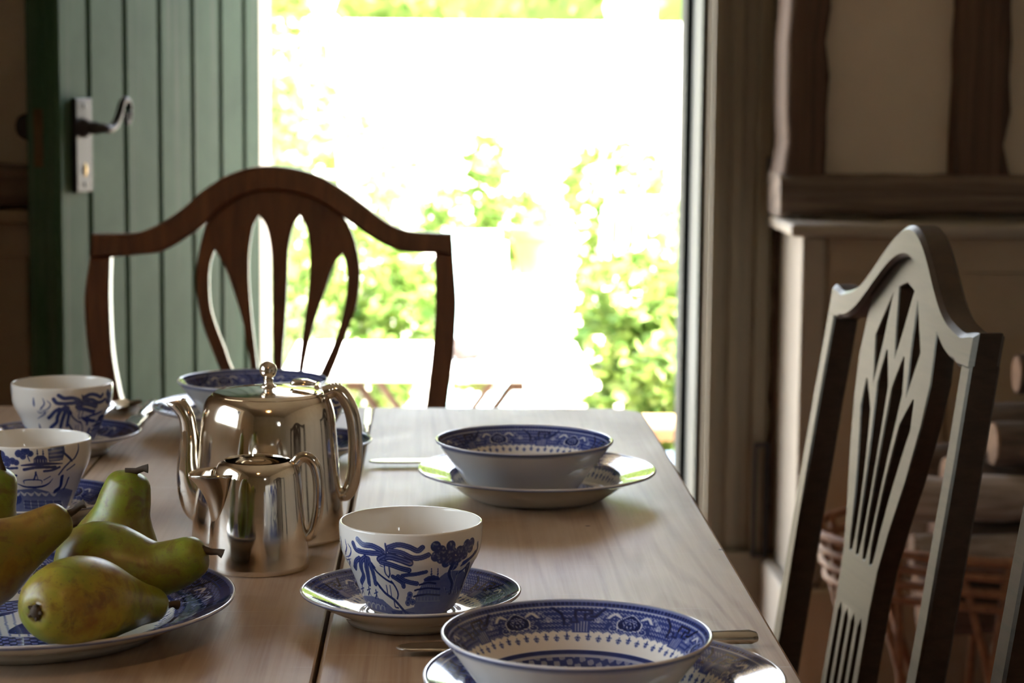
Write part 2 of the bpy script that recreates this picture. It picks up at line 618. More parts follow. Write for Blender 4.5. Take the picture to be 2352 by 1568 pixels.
# door frame: moulded architrave on the right, plain stop inside the reveal
t = tag(root('trim_1', (0.55, 4.05, 0)), kind='structure')
loc = t.location
def rel(mb, o):
    mb.xf(lambda v: v - Vector(o))
    return mb
for n, (x0, x1, y0, z0, z1) in {'architrave_flat': (0.494, 0.618, 4.030, 0.225, 2.1), 'architrave_bead': (0.500, 0.520, 4.016, 0.225, 2.1),
                                'architrave_step': (0.536, 0.560, 4.022, 0.225, 2.1), 'architrave_outer_bead': (0.584, 0.612, 4.012, 0.225, 2.1),
                                'plinth_block': (0.494, 0.620, 4.004, 0.0, 0.2245)}.items():
    rel(MB().box(x0, x1, y0, 4.049, z0, z1), loc).build(n, M['framepaint'], t, bevel=0.004)
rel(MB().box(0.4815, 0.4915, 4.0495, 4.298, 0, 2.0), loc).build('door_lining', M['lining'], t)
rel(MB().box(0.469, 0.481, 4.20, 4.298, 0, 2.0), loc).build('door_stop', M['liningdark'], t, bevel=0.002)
t2 = tag(root('trim_2', (-0.40, 4.05, 0)), kind='structure')
rel(MB().box(-0.445, DX0 - 0.002, 4.030, 4.049, 0, 2.1), t2.location).build('architrave_flat', M['framepaint'], t2, bevel=0.004)
rel(MB().box(-0.445, DX1 + 0.12, 4.030, 4.049, 2.005, 2.1), t2.location).build('architrave_head', M['framepaint'], t2, bevel=0.004)
tag(MB().box(DX0, DX1, 4.0, 4.42, -0.06, 0.012).build('trim_3', M['timberh'], bevel=0.004), kind='structure')
tag(MB().box(DX0 - .1, DX1 + .1, 4.32, 4.75, -0.30, -0.10).build('doorstep', M['gravel'], bevel=0.01), kind='structure')


# old timber frame to the right of the doorway
def timber(name, x0, x1, y0, y1, z0, z1, mat, vertical, seed):
    rr = random.Random(seed)
    path, rad = [], []
    n = 22
    hw, hd = ((x1 - x0) / 2, (y1 - y0) / 2) if vertical else ((z1 - z0) / 2, (y1 - y0) / 2)
    for i in range(n):
        f = i / (n - 1)
        j = lambda a: rr.uniform(-a, a)
        if vertical:
            path.append(((x0 + x1) / 2 + j(.004), (y0 + y1) / 2, z0 + (z1 - z0) * f))
            rad.append((hd, hw * (1 + j(.07))))
        else:
            path.append((x0 + (x1 - x0) * f, (y0 + y1) / 2, (z0 + z1) / 2 + j(.002)))
            rad.append((hw * (1 + j(.06)), hd))
    mb = MB().tube(path, rad, 20, True, up=(0, -1, 0) if vertical else (0, 0, 1), sq=0.35)
    return tag(mb.build(name, mat, None, True, 50), kind='structure')


timber('trim_4', 0.605, 0.686, 3.845, 3.995, 0.935, 2.2, M['timber'], True, 1)
timber('trim_5', 0.906, 1.010, 3.850, 3.95, 0.935, 2.2, M['timber'], True, 2)
timber('trim_6', 0.600, 2.0, 3.835, 3.99, 0.868, 0.944, M['timberh'], False, 3)
timber('trim_7', 0.6215, 0.6405, 4.012, 4.046, 0.226, 0.83, M['timber'], True, 4)

# panelled dado below it, its end turned towards the doorway
dd = tag(root('trim_8', (0.642, 3.77, 0)), kind='structure')
def dpart(n, *b, mat='brownpaint', bev=0.003):
    return rel(MB().box(*b), dd.location).build(n, M[mat], dd, bevel=bev)
dpart('end_panel', 0.630, 0.6418, 3.776, 4.006, 0.0, 0.838, mat='cream')
dpart('corner_bead', 0.628, 0.672, 3.760, 3.7755, 0.22, 0.838, mat='cream', bev=0.006)
x = 0.674
while x < 1.98:
    x2 = min(x + 0.222, 1.998)
    dpart('panel_board', x, x2 - 0.005, 3.774, 3.80, 0.0, 0.838)
    x = x2
dpart('top_rail', 0.674, 1.998, 3.766, 3.7735, 0.775, 0.838)
dpart('cap_moulding', 0.604, 1.998, 3.738, 3.884, 0.8385, 0.862, mat='cream', bev=0.008)
dpart('cap_return', 0.604, 0.6415, 3.885, 4.03, 0.8385, 0.862, mat='cream', bev=0.008)
tag(MB().box(0.612, 1.998, 3.742, 3.764, 0, 0.215).build('baseboard_back', M['brownpaint'], bevel=0.006), kind='structure')
tag(MB().box(0.606, 0.6295, 3.765, 4.003, 0, 0.215).build('baseboard_right', M['cream'], bevel=0.006), kind='structure')

# the dark wall behind the open door
timber('trim_9', -1.35, -0.47, 3.96, 4.06, 0.868, 0.944, M['timberh'], False, 5)
dl = tag(root('trim_10', (-0.47, 3.97, 0)), kind='structure')
def lpart(n, *b, mat='brownpaint'):
    return rel(MB().box(*b), dl.location).build(n, M[mat], dl, bevel=0.003)
x = -1.348
while x < -0.5:
    x2 = min(x + 0.2, -0.46)
    lpart('panel_board', x, x2 - 0.005, 3.99, 4.045, 0, 0.838)
    x = x2
lpart('top_rail', -1.348, -0.46, 3.98, 3.989, 0.775, 0.838)
lpart('cap_moulding', -1.348, -0.46, 3.955, 4.045, 0.8385, 0.862)


# windows
def window(name, axis, a0, a1, z0, z1, p, nx, nz):
    """axis 'x': lies in the plane x=p and spans y; axis 'y': plane y=p, spans x"""
    w = tag(root(name, (p, a0, z0) if axis == 'x' else (a0, p, z0)), kind='structure')
    def bar(n, b0, b1, c0, c1, d, mat):
        mb = MB().box(p - d, p + d, b0, b1, c0, c1) if axis == 'x' else MB().box(b0, b1, p - d, p + d, c0, c1)
        return rel(mb, w.location).build(n, mat, w)
    e = 0.045
    bar('window_frame', a0, a0 + e, z0, z1, .025, M['whitepaint']); bar('window_frame', a1 - e, a1, z0, z1, .025, M['whitepaint'])
    bar('window_frame', a0 + e, a1 - e, z0, z0 + e, .025, M['whitepaint']); bar('window_frame', a0 + e, a1 - e, z1 - e, z1, .025, M['whitepaint'])
    A, B = a0 + e, a1 - e
    Z0, Z1 = z0 + e, z1 - e
    for i in range(1, nx):
        c = A + (B - A) * i / nx
        bar('glazing_bar', c - .009, c + .009, Z0, Z1, .015, M['whitepaint'])
    for j in range(1, nz):
        c = Z0 + (Z1 - Z0) * j / nz
        for i in range(nx):
            bar('glazing_bar', A + (B - A) * i / nx + .0095, A + (B - A) * (i + 1) / nx - .0095, c - .009, c + .009, .012, M['whitepaint'])
    for i in range(nx):
        for j in range(nz):
            bar('pane', A + (B - A) * i / nx + .0095, A + (B - A) * (i + 1) / nx - .0095, Z0 + (Z1 - Z0) * j / nz + .0095, Z0 + (Z1 - Z0) * (j + 1) / nz - .0095, .0015, M['glass'])
    return w


window('window_1', 'x', 0.40, 1.90, 0.92, 1.92, -1.62, 4, 3)
window('window_2', 'y', 1.15, 1.45, 1.40, 1.80, -1.82, 1, 2)

# ------------------------------------------------------------------ the green plank door, standing open
hx, hy = -0.330, 4.022
dvec = Vector((-0.36892, -0.92946, 0)); nvec = Vector((0.92946, -0.36892, 0))
door = tag(root('door_1', (hx, hy, 0.015)), kind='structure')
def dmap(v):                       # door space: (along from hinge, out of the face, up)
    return dvec * v.x + nvec * v.y + Vector((0, 0, v.z))
edges = [0.0, 0.068, 0.159, 0.263, 0.378, 0.492, 0.605, 0.698]
for i in range(7):
    a, b_ = edges[i] + 0.0015, edges[i + 1] - 0.0015
    ch = 0.006
    prof = [(a, -0.024), (a, -ch), (a + ch, 0), (b_ - ch, 0), (b_, -ch), (b_, -0.024)]
    V = [(p[0], p[1], z) for z in (0, 1.93) for p in prof]
    F = [(k, (k + 1) % 6, (k + 1) % 6 + 6, k + 6) for k in range(6)] + [tuple(range(5, -1, -1)), tuple(range(6, 12))]
    MB().add(V, F).xf(dmap).build('plank', M['doorpaint'], door)
for nme, bx in (('stile', (0.600, 0.698, -0.056, -0.0245, 0, 1.93)), ('stile', (0.0, 0.098, -0.056, -0.0245, 0, 1.93)),
                ('ledge', (0.1, 0.598, -0.056, -0.0245, 0.1, 0.27)), ('ledge', (0.1, 0.598, -0.056, -0.0245, 0.86, 1.02)), ('ledge', (0.1, 0.598, -0.056, -0.0245, 1.66, 1.82))):
    MB().box(*bx).xf(dmap).build(nme, M['doorpaint'], door, bevel=0.002)
hp = MB().box(0.613, 0.661, 0.0005, 0.010, 0.910, 1.056).xf(dmap).build('handle_plate', M['iron'], door, bevel=0.0015)
lever = [(0.640, 0.005, 1.010), (0.640, 0.030, 1.010), (0.637, 0.044, 1.010), (0.622, 0.047, 1.009), (0.606, 0.047, 1.016), (0.594, 0.047, 1.030),
         (0.586, 0.047, 1.045), (0.576, 0.047, 1.054), (0.564, 0.047, 1.050), (0.559, 0.047, 1.038), (0.561, 0.047, 1.024), (0.568, 0.047, 1.017),
         (0.574, 0.047, 1.024), (0.572, 0.047, 1.032)]
lp = catmull(lever, 4)
MB().tube(lp, [0.010 if i < 6 else max(0.0042, 0.0085 - 0.00012 * i) for i in range(len(lp))], 10).xf(dmap).build('lever_handle', M['iron'], hp, True, 60)
MB().lathe([(0.001, 0.012), (0.012, 0.011), (0.015, 0.004), (0.016, 0)], 20).xf(lambda v: Vector((v.x + 0.640, v.z + 0.010, v.y + 1.010))).xf(dmap).build('boss', M['iron'], hp, True, 50)
MB().lathe([(0.0005, 0.0015), (0.004, 0.0015), (0.006, 0)], 14).xf(lambda v: Vector((v.x + 0.636, v.z + 0.010, v.y * 1.8 + 0.945))).xf(dmap).build('keyhole_cover', M['brass'], hp, True, 50)
for z in (0.922, 1.044):
    MB().lathe([(0.0005, 0.0015), (0.003, 0.001), (0.004, 0)], 10).xf(lambda v: Vector((v.x + 0.637, v.z + 0.010, v.y + z))).xf(dmap).build('screw', M['iron'], hp, True, 50)
MB().lathe([(0.001, 0.05), (0.018, 0.045), (0.022, 0.034), (0.016, 0.022), (0.008, 0.016), (0.009, 0)], 20).xf(lambda v: Vector((v.x + 0.640, -0.0565 - v.z, v.y + 1.010))).xf(dmap).build('door_knob', M['iron'], door, True, 50)
MB().box(0.6985, 0.7000, -0.042, -0.026, 0.95, 1.04).xf(dmap).build('lock_forend', M['brassdull'], door)

# small iron things on the frame
tag(MB().box(0.600, 0.616, 3.985, 4.0105, 0.918, 0.966).build('door_catch', M['iron'], bevel=0.002), 'small black iron catch on the door frame beside the timber post', 'catch')
fr = root('narrow_frame', (0.60, 3.99, 0.217), 0, 'narrow dark metal frame standing upright against the door architrave', 'metal frame')
MB().tube([(-0.012, 0, 0.0), (-0.012, 0, 0.215)], 0.004, 8).build('upright', M['iron'], fr, True, 60)
MB().tube([(0.010, 0, 0.0), (0.010, 0, 0.215)], 0.0055, 8).build('upright', M['iron'], fr, True, 60)
MB().tube([(-0.015, 0, 0.215), (0.013, 0, 0.215)], 0.005, 8).build('crossbar', M['iron'], fr, True, 60)
MB().tube([(-0.015, 0, 0.004), (0.013, 0, 0.004)], 0.004, 8).build('crossbar', M['iron'], fr, True, 60)

# ------------------------------------------------------------------ pine table
TZ = 0.75
TX0, TX1, TY0, TY1 = -0.69, 0.222, 0.50, 2.366
tab = root('dining_table', (-0.234, 1.43, 0), 0, 'long scrubbed pine dining table with wide boards and rounded corners', 'table')
seams = [TX0, -0.57, -0.3225, -0.0755, TX1]
R = 0.045
for i in range(4):
    a, b_ = seams[i] + (0.0013 if i else 0), seams[i + 1] - (0.0013 if i < 3 else 0)
    pts = []
    def corner(cx, cy, a0):
        return [(cx + R * math.cos(math.radians(a0 + k * 10)), cy + R * math.sin(math.radians(a0 + k * 10))) for k in range(10)]
    pts += corner(a + R, TY0 + R, 180) if i == 0 else [(a, TY0)]
    pts += corner(b_ - R, TY0 + R, 270) if i == 3 else [(b_, TY0)]
    pts += corner(b_ - R, TY1 - R, 0) if i == 3 else [(b_, TY1)]
    pts += corner(a + R, TY1 - R, 90) if i == 0 else [(a, TY1)]
    off = Vector((-0.234 + 0.31 * i, 1.43 + 0.77 * i, 0))
    o = cut_board('tabletop_board', [pts], 0.030, M['pine'], tab, lambda u, v, w: (u - off.x, v - off.y, TZ - 0.015 + w), 0.003 if i == 3 else 0.0012)
    o.location = off - tab.location
for nme, bx in (('apron', (TX0 + .08, TX0 + .105, TY0 + .1, TY1 - .1, .62, .719)), ('apron', (TX1 - .105, TX1 - .08, TY0 + .1, TY1 - .1, .62, .719)),
                ('apron', (TX0 + .106, TX1 - .106, TY0 + .1, TY0 + .125, .62, .719)), ('apron', (TX0 + .106, TX1 - .106, TY1 - .125, TY1 - .1, .62, .719))):
    rel(MB().box(*bx), tab.location).build(nme, M['pine'], tab)
for lx in (TX0 + .14, TX1 - .14):
    for ly in (TY0 + .16, TY1 - .16):
        MB().lathe([(.001, 0), (.020, 0), (.026, .03), (.022, .06), (.034, .35), (.040, .47), (.030, .49), (.036, .52), (.036, .719)], 20, (lx - tab.location.x, ly - tab.location.y, 0)).build('leg', M['pine'], tab, True, 40)


# ------------------------------------------------------------------ printed decoration (drawn as ink density, 0 bare glaze .. 1 dark)
class Canvas:
    def __init__(s, w, h):
        s.w, s.h = w, h
        s.a = np.zeros((h, w))

    def _blend(s, x0, x1, y0, y1, fn, ink):
        x0, x1 = int(math.floor(x0)), int(math.ceil(x1))
        y0, y1 = max(0, int(math.floor(y0))), min(s.h - 1, int(math.ceil(y1)))
        if y1 < y0 or x1 < x0:
            return
        xs = np.arange(x0, x1 + 1)
        X, Y = np.meshgrid(xs + 0.5, np.arange(y0, y1 + 1) + 0.5)
        m = np.clip(fn(X, Y), 0, 1)
        xi = xs % s.w
        sub = s.a[y0:y1 + 1][:, xi]
        s.a[y0:y1 + 1, xi] = sub * (1 - m) + ink * m

    def seg(s, p, q, w0, w1, ink):
        p, q = np.array(p, float), np.array(q, float)
        m = max(w0, w1) / 2 + 1
        d = q - p
        L = max(d @ d, 1e-9)
        def f(X, Y):
            t = np.clip(((X - p[0]) * d[0] + (Y - p[1]) * d[1]) / L, 0, 1)
            return (w0 + (w1 - w0) * t) / 2 + .5 - np.hypot(X - p[0] - t * d[0], Y - p[1] - t * d[1])
        s._blend(min(p[0], q[0]) - m, max(p[0], q[0]) + m, min(p[1], q[1]) - m, max(p[1], q[1]) + m, f, ink)

    def line(s, pts, w, ink, smooth=True, taper=False):
        P = catmull(pts, 6) if smooth and len(pts) > 2 else [np.array(p, float) for p in pts]
        n = len(P) - 1
        for i in range(n):
            if taper:
                k0, k1 = math.sin(math.pi * (0.12 + 0.8 * i / n)), math.sin(math.pi * (0.12 + 0.8 * (i + 1) / n))
            else:
                k0 = k1 = 1
            s.seg(P[i], P[i + 1], w * k0, w * k1, ink)

    def disc(s, c, r, ink, ry=None):
        ry = ry or r
        s._blend(c[0] - r - 1, c[0] + r + 1, c[1] - ry - 1, c[1] + ry + 1,
                 lambda X, Y: (1 - np.hypot((X - c[0]) / r, (Y - c[1]) / ry)) * min(r, ry) + .5, ink)

    def ring(s, c, r, w, ink):
        s._blend(c[0] - r - w, c[0] + r + w, c[1] - r - w, c[1] + r + w, lambda X, Y: w / 2 + .5 - np.abs(np.hypot(X - c[0], Y - c[1]) - r), ink)

    def poly(s, pts, ink, tex=None):
        P = np.array(pts, float)
        def f(X, Y):
            ins = np.zeros(X.shape, bool)
            n = len(P)
            for i in range(n):
                x1, y1 = P[i]
                x2, y2 = P[(i + 1) % n]
                c = ((y1 > Y) != (y2 > Y)) & (X < (x2 - x1) * (Y - y1) / (y2 - y1 + 1e-9) + x1)
                ins ^= c
            m = ins.astype(float)
            return m * tex(X, Y) if tex is not None else m
        s._blend(P[:, 0].min() - 1, P[:, 0].max() + 1, P[:, 1].min() - 1, P[:, 1].max() + 1, f, ink)

    def sample(s, u, v):
        """u, v arrays in pixels; bilinear, wrapping in u"""
        u = u - .5; v = np.clip(v - .5, 0, s.h - 1.001)
        u0 = np.floor(u).astype(int); v0 = np.floor(v).astype(int)
        fu, fv = u - u0, v - v0
        g = lambda a, b: s.a[np.clip(b, 0, s.h - 1), a % s.w]
        return (g(u0, v0) * (1 - fu) + g(u0 + 1, v0) * fu) * (1 - fv) + (g(u0, v0 + 1) * (1 - fu) + g(u0 + 1, v0 + 1) * fu) * fv


def cup_canvas():
    W, H = 1760, 360                                  # 280 px per radian, height of the cup wall
    cv = Canvas(W, H)
    # silhouette radius (in drawing units) against depth below the rim, to unwrap the drawing
    ZP = np.array([0, 300, 440, 640, 740, 840, 900]); RP = np.array([698, 660, 585, 510, 470, 425, 370])
    def unwrap(phi0, k=1.0):
        def f(p):
            x, y = p
            yc = y
            for _ in range(5):
                r = np.interp(np.clip(yc - 260, 0, 900), ZP, RP)
                s_ = np.clip((x - 1160) / r, -0.97, 0.97)
                yc = y - r * 0.2 * math.sqrt(1 - s_ * s_)
            ph = math.asin(s_) + phi0
            return (ph * 280 % W if phi0 else (ph * 280), (yc - 260) / 877 * H)
        return f
    Ux = unwrap(0.0)
    S = 0.45                                          # canvas px per drawing unit
    def frond(pts, w):
        q = [Ux(p) for p in pts]
        cv.line(q, w * S * 1.06, 0.90, taper=False)
        cv.line(q, w * S * 0.66, 0.62)
        cv.line(q, w * S * 0.22, 0.85)
        P = catmull(q, 10)
        for i in range(0, len(P), 3):                 # serrated margins
            t = P[min(i + 1, len(P) - 1)] - P[max(i - 1, 0)]
            n = np.array([-t[1], t[0]]); n = n / (np.hypot(*n) + 1e-9)
            for sg in (-1, 1):
                cv.disc(P[i] + n * sg * w * S * 0.5, 1.4, 0.8)
    for pts, w in (([(665, 440), (720, 490), (800, 500), (870, 530), (905, 555)], 44), ([(625, 480), (660, 540), (750, 565), (850, 572), (890, 580)], 44),
                   ([(960, 515), (1050, 490), (1150, 510), (1230, 545), (1275, 515)], 42), ([(970, 545), (1080, 565), (1180, 612), (1260, 612), (1330, 585)], 42),
                   ([(880, 630), (960, 600), (1060, 625), (1160, 662)], 60), ([(890, 655), (980, 680), (1080, 715), (1150, 732)], 46),
                   ([(685, 622), (650, 650), (642, 700), (637, 725)], 40), ([(742, 612), (700, 650), (702, 730), (718, 800), (692, 862)], 44),
                   ([(757, 622), (752, 700), (762, 780), (770, 870)], 46), ([(770, 622), (802, 720), (822, 800), (832, 870)], 40),
                   ([(1000, 795), (1050, 825), (1090, 855), (1100, 890)], 40), ([(1050, 792), (1110, 832), (1170, 852), (1225, 862)], 40),
                   ([(1090, 785), (1150, 775), (1210, 770), (1310, 748)], 34)):
        frond(pts, w)
    def ln(pts, w, ink=0.85, **k):
        cv.line([Ux(p) for p in pts], max(1.3, w * S), ink, **k)
    for pts, w in (([(800, 670), (850, 750), (930, 820), (1000, 860)], 20), ([(850, 860), (920, 950), (1010, 1020), (1080, 1100), (1115, 1140)], 26),
                   ([(985, 840), (1025, 900), (1048, 960), (1040, 1010)], 16), ([(930, 480), (940, 570), (925, 620)], 14), ([(920, 680), (930, 760), (962, 805)], 12),
                   ([(965, 700), (972, 770), (960, 800)], 12), ([(820, 690), (835, 710)], 10), ([(880, 690), (905, 700)], 8), ([(935, 880), (950, 960)], 10),
                   ([(970, 880), (985, 985)], 9), ([(1010, 1040), (1020, 1090), (1050, 1100)], 14), ([(850, 850), (870, 900), (900, 930)], 12)):
        ln(pts, w)
    for p in ((1100, 1140), (1130, 1150), (1080, 1150), (1160, 1130), (1060, 1100)):
        ln([(1115, 1135), (p[0] + 40, p[1] + 20)], 8)
    # ground, temple and the wooded bank on the right
    wob = lambda X, Y: 0.80 + 0.20 * np.sin(X * 1.7) * np.sin(Y * 1.9)
    def pl(pts, ink=0.74, tex=wob):
        cv.poly([Ux(p) for p in pts], ink, tex)
    pl([(1210, 1000), (1240, 930), (1290, 840), (1350, 800), (1430, 810), (1490, 760), (1560, 740), (1650, 740), (1690, 780), (1660, 900), (1620, 1040), (1560, 1160), (1450, 1180), (1000, 1170), (980, 1130), (1090, 1120), (1200, 1090)])
    pl([(690, 1010), (720, 990), (800, 990), (900, 1020), (1000, 1110), (1090, 1130), (1080, 1180), (900, 1150), (770, 1120), (730, 1090)])
    for a in range(4):                                # arches of the little bridge
        ln([(745 + a * 45, 1100 + a * 6), (748 + a * 45, 1062 + a * 8), (765 + a * 45, 1050 + a * 9), (780 + a * 45, 1070 + a * 9), (784 + a * 45, 1105 + a * 6)], 12, 0.25)
    for a in range(9):
        cv.disc(Ux((720 + a * 26, 1020 + a * 8)), 2.4, 0.95)
    for x, y in ((700, 920), (765, 925), (835, 955)):  # three figures
        cv.disc(Ux((x, y - 28)), 3.2, .85); ln([(x, y - 18), (x + 6, y + 20), (x - 4, y + 55)], 15); ln([(x - 16, y + 10), (x, y), (x + 18, y - 8)], 9)
        ln([(x + 8, y + 20), (x + 22, y + 60)], 9)
    for yy, x0, x1 in ((870, 1270, 1400), (925, 1225, 1440), (985, 1215, 1440)):   # pagoda roofs and walls
        ln([(x0 - 20, yy + 4), (x0 + 20, yy - 8), ((x0 + x1) / 2, yy - 18), (x1, yy - 8)], 16, 0.95)
        for k in range(7):
            xx = x0 + (x1 - x0) * (k + .5) / 7
            ln([(xx, yy + 8), (xx, yy + 42)], 5, 0.35)
        ln([(x0, yy + 46), (x1, yy + 46)], 5, 0.4)
    for x in (1360, 1420):
        ln([(x, 715), (x, 790)], 8); cv.disc(Ux((x, 745)), 3.5, .8); cv.disc(Ux((x, 770)), 4.5, .8)
    pl([(1290, 815), (1330, 790), (1380, 780), (1430, 795), (1440, 825), (1290, 840)], 0.92)
    for k in range(16):
        ln([(1480 + 12 * k, 900 + 14 * (k % 5)), (1500 + 10 * k, 940 + 12 * (k % 4))], 7, 0.35 + .6 * (k % 2))
    for c in ((1160, 970), (1150, 1010), (1185, 1040), (1140, 1050)):
        cv.disc(Ux(c), 14, .74); cv.ring(Ux(c), 9, 2, .4)
    rr = random.Random(4)
    tree = [(1400, 505), (1450, 545), (1540, 500), (1550, 560), (1620, 550), (1690, 490), (1735, 475), (1400, 600), (1450, 620), (1560, 640), (1620, 615), (1665, 585), (1500, 585), (1500, 660), (1575, 690), (1660, 540), (1720, 520)]
    for c in tree:
        cv.disc(Ux(c), 21, 0.78)
    for c in tree:
        for k in range(7):
            cv.ring(Ux((c[0] + rr.uniform(-30, 30), c[1] + rr.uniform(-30, 30))), 2.6, 1.3, 0.42)
    ln([(1560, 660), (1525, 760), (1555, 860), (1540, 960)], 30, .88); ln([(1575, 690), (1545, 770), (1575, 860)], 6, .3)
    for pts, w in (([(1792, 480), (1788, 540), (1740, 610), (1660, 665)], 36), ([(1770, 560), (1700, 650), (1640, 690)], 26), ([(1600, 770), (1650, 740), (1700, 690)], 26), ([(1700, 690), (1690, 780), (1650, 900)], 60), ([(1790, 640), (1760, 720), (1730, 790)], 20)):
        ln(pts, w, .78)
    ln([(1650, 700), (1600, 790), (1560, 960)], 8, .25)
    # flame ornament / swallow on the left
    for pts, w in (([(545, 445), (562, 520), (550, 570), (540, 600)], 18), ([(575, 485), (605, 540), (590, 600), (545, 615)], 14), ([(545, 560), (555, 590)], 24),
                   ([(600, 520), (606, 560), (585, 600)], 12), ([(570, 620), (590, 660), (582, 712)], 16), ([(482, 420), (490, 500), (500, 540)], 26), ([(530, 600), (560, 640), (600, 630)], 12),
                   ([(600, 790), (640, 860), (665, 950), (690, 1010)], 40)):
        ln(pts, w, .78, taper=True)
    # far side: islands, boat, pagodas (own drawing frame turned half round)
    Bx0 = unwrap(math.pi)
    def B(p):
        return Bx0((1160 + (p[0] - 300) * 1.44, 260 + (p[1] - 680) * 1.44))
    def bl(pts, w, ink=0.82, **k):
        cv.line([B(p) for p in pts], max(1.3, w * 1.44 * S), ink, **k)
    for c, r in (((150, 830), 30), ((110, 858), 24), ((85, 882), 22), ((190, 868), 28), ((240, 880), 26), ((270, 892), 22), ((140, 885), 26), ((200, 902), 24),
                 ((292, 822), 28), ((345, 800), 30), ((382, 822), 22), ((325, 845), 22), ((250, 1180), 42), ((225, 1200), 34)):
        cv.disc(B(c), r * 1.44 * S, .8)
        cv.ring(B(c), r * 0.9 * S, 1.5, .55)
    for pts, w in (([(360, 840), (375, 880)], 8), ([(170, 900), (180, 935)], 10), ([(310, 915), (420, 905), (500, 900), (610, 895)], 26), ([(330, 948), (430, 930), (560, 925)], 22), ([(480, 960), (540, 950), (590, 925)], 18),
                   ([(60, 940), (180, 940), (275, 935)], 18), ([(40, 995), (150, 1002), (265, 995)], 16), ([(100, 965), (200, 970)], 9),
                   ([(725, 735), (716, 790), (690, 850), (665, 872)], 15), ([(615, 803), (650, 840), (672, 872)], 18), ([(660, 880), (620, 930), (580, 985)], 14), ([(640, 950), (690, 900)], 10),
                   ([(265, 1062), (330, 1086), (440, 1084), (500, 1058), (535, 1018)], 16), ([(320, 1060), (320, 1036), (380, 1028), (450, 1034), (450, 1062)], 10), ([(418, 968), (410, 1000), (395, 1030)], 12), ([(418, 968), (428, 1030)], 6),
                   ([(470, 1030), (520, 1000)], 8), ([(40, 1045), (130, 1050), (240, 1060)], 26), ([(20, 1020), (100, 1025), (190, 1040)], 20), ([(600, 1000), (580, 1080), (540, 1120)], 30), ([(640, 1010), (620, 1060), (600, 1100)], 18)):
        bl(pts, w, taper=len(pts) > 3)
    cv.poly([B(p) for p in ((405, 895), (405, 862), (430, 838), (480, 832), (505, 860), (505, 892))], .82)
    for k in range(5):
        bl([(415 + 20 * k, 868), (415 + 20 * k, 888)], 5, .2)
    for x in (436, 478):
        bl([(x, 790), (x, 835)], 5); cv.disc(B((x, 806)), 3.5, .85); cv.disc(B((x, 822)), 4.5, .85)
    lat = lambda X, Y: (np.sin(X * 1.25) * np.sin(Y * 1.25) > -.35) * 1.0
    cv.poly([B(p) for p in ((515, 785), (560, 762), (632, 752), (632, 800), (612, 868), (560, 880), (515, 885))], .84, lat)
    cv.poly([B(p) for p in ((20, 890), (60, 910), (95, 950), (20, 965))], .75, lat)
    cv.poly([B(p) for p in ((20, 1105), (120, 1085), (240, 1110), (400, 1095), (520, 1130), (600, 1090), (650, 1110), (600, 1260), (20, 1290))], .72, wob)
    for k in range(9):
        bl([(60 + 55 * k, 1125 + 8 * (k % 2)), (90 + 55 * k, 1150), (110 + 55 * k, 1132)], 20, .12, taper=True)
    for k in range(26):
        bl([(300 + 11 * k, 1195), (300 + 11 * k, 1262)], 4, .95 if k % 5 else .2)
    for y in (1200, 1228, 1255):
        bl([(300, y), (575, y)], 5, .95)
    return cv


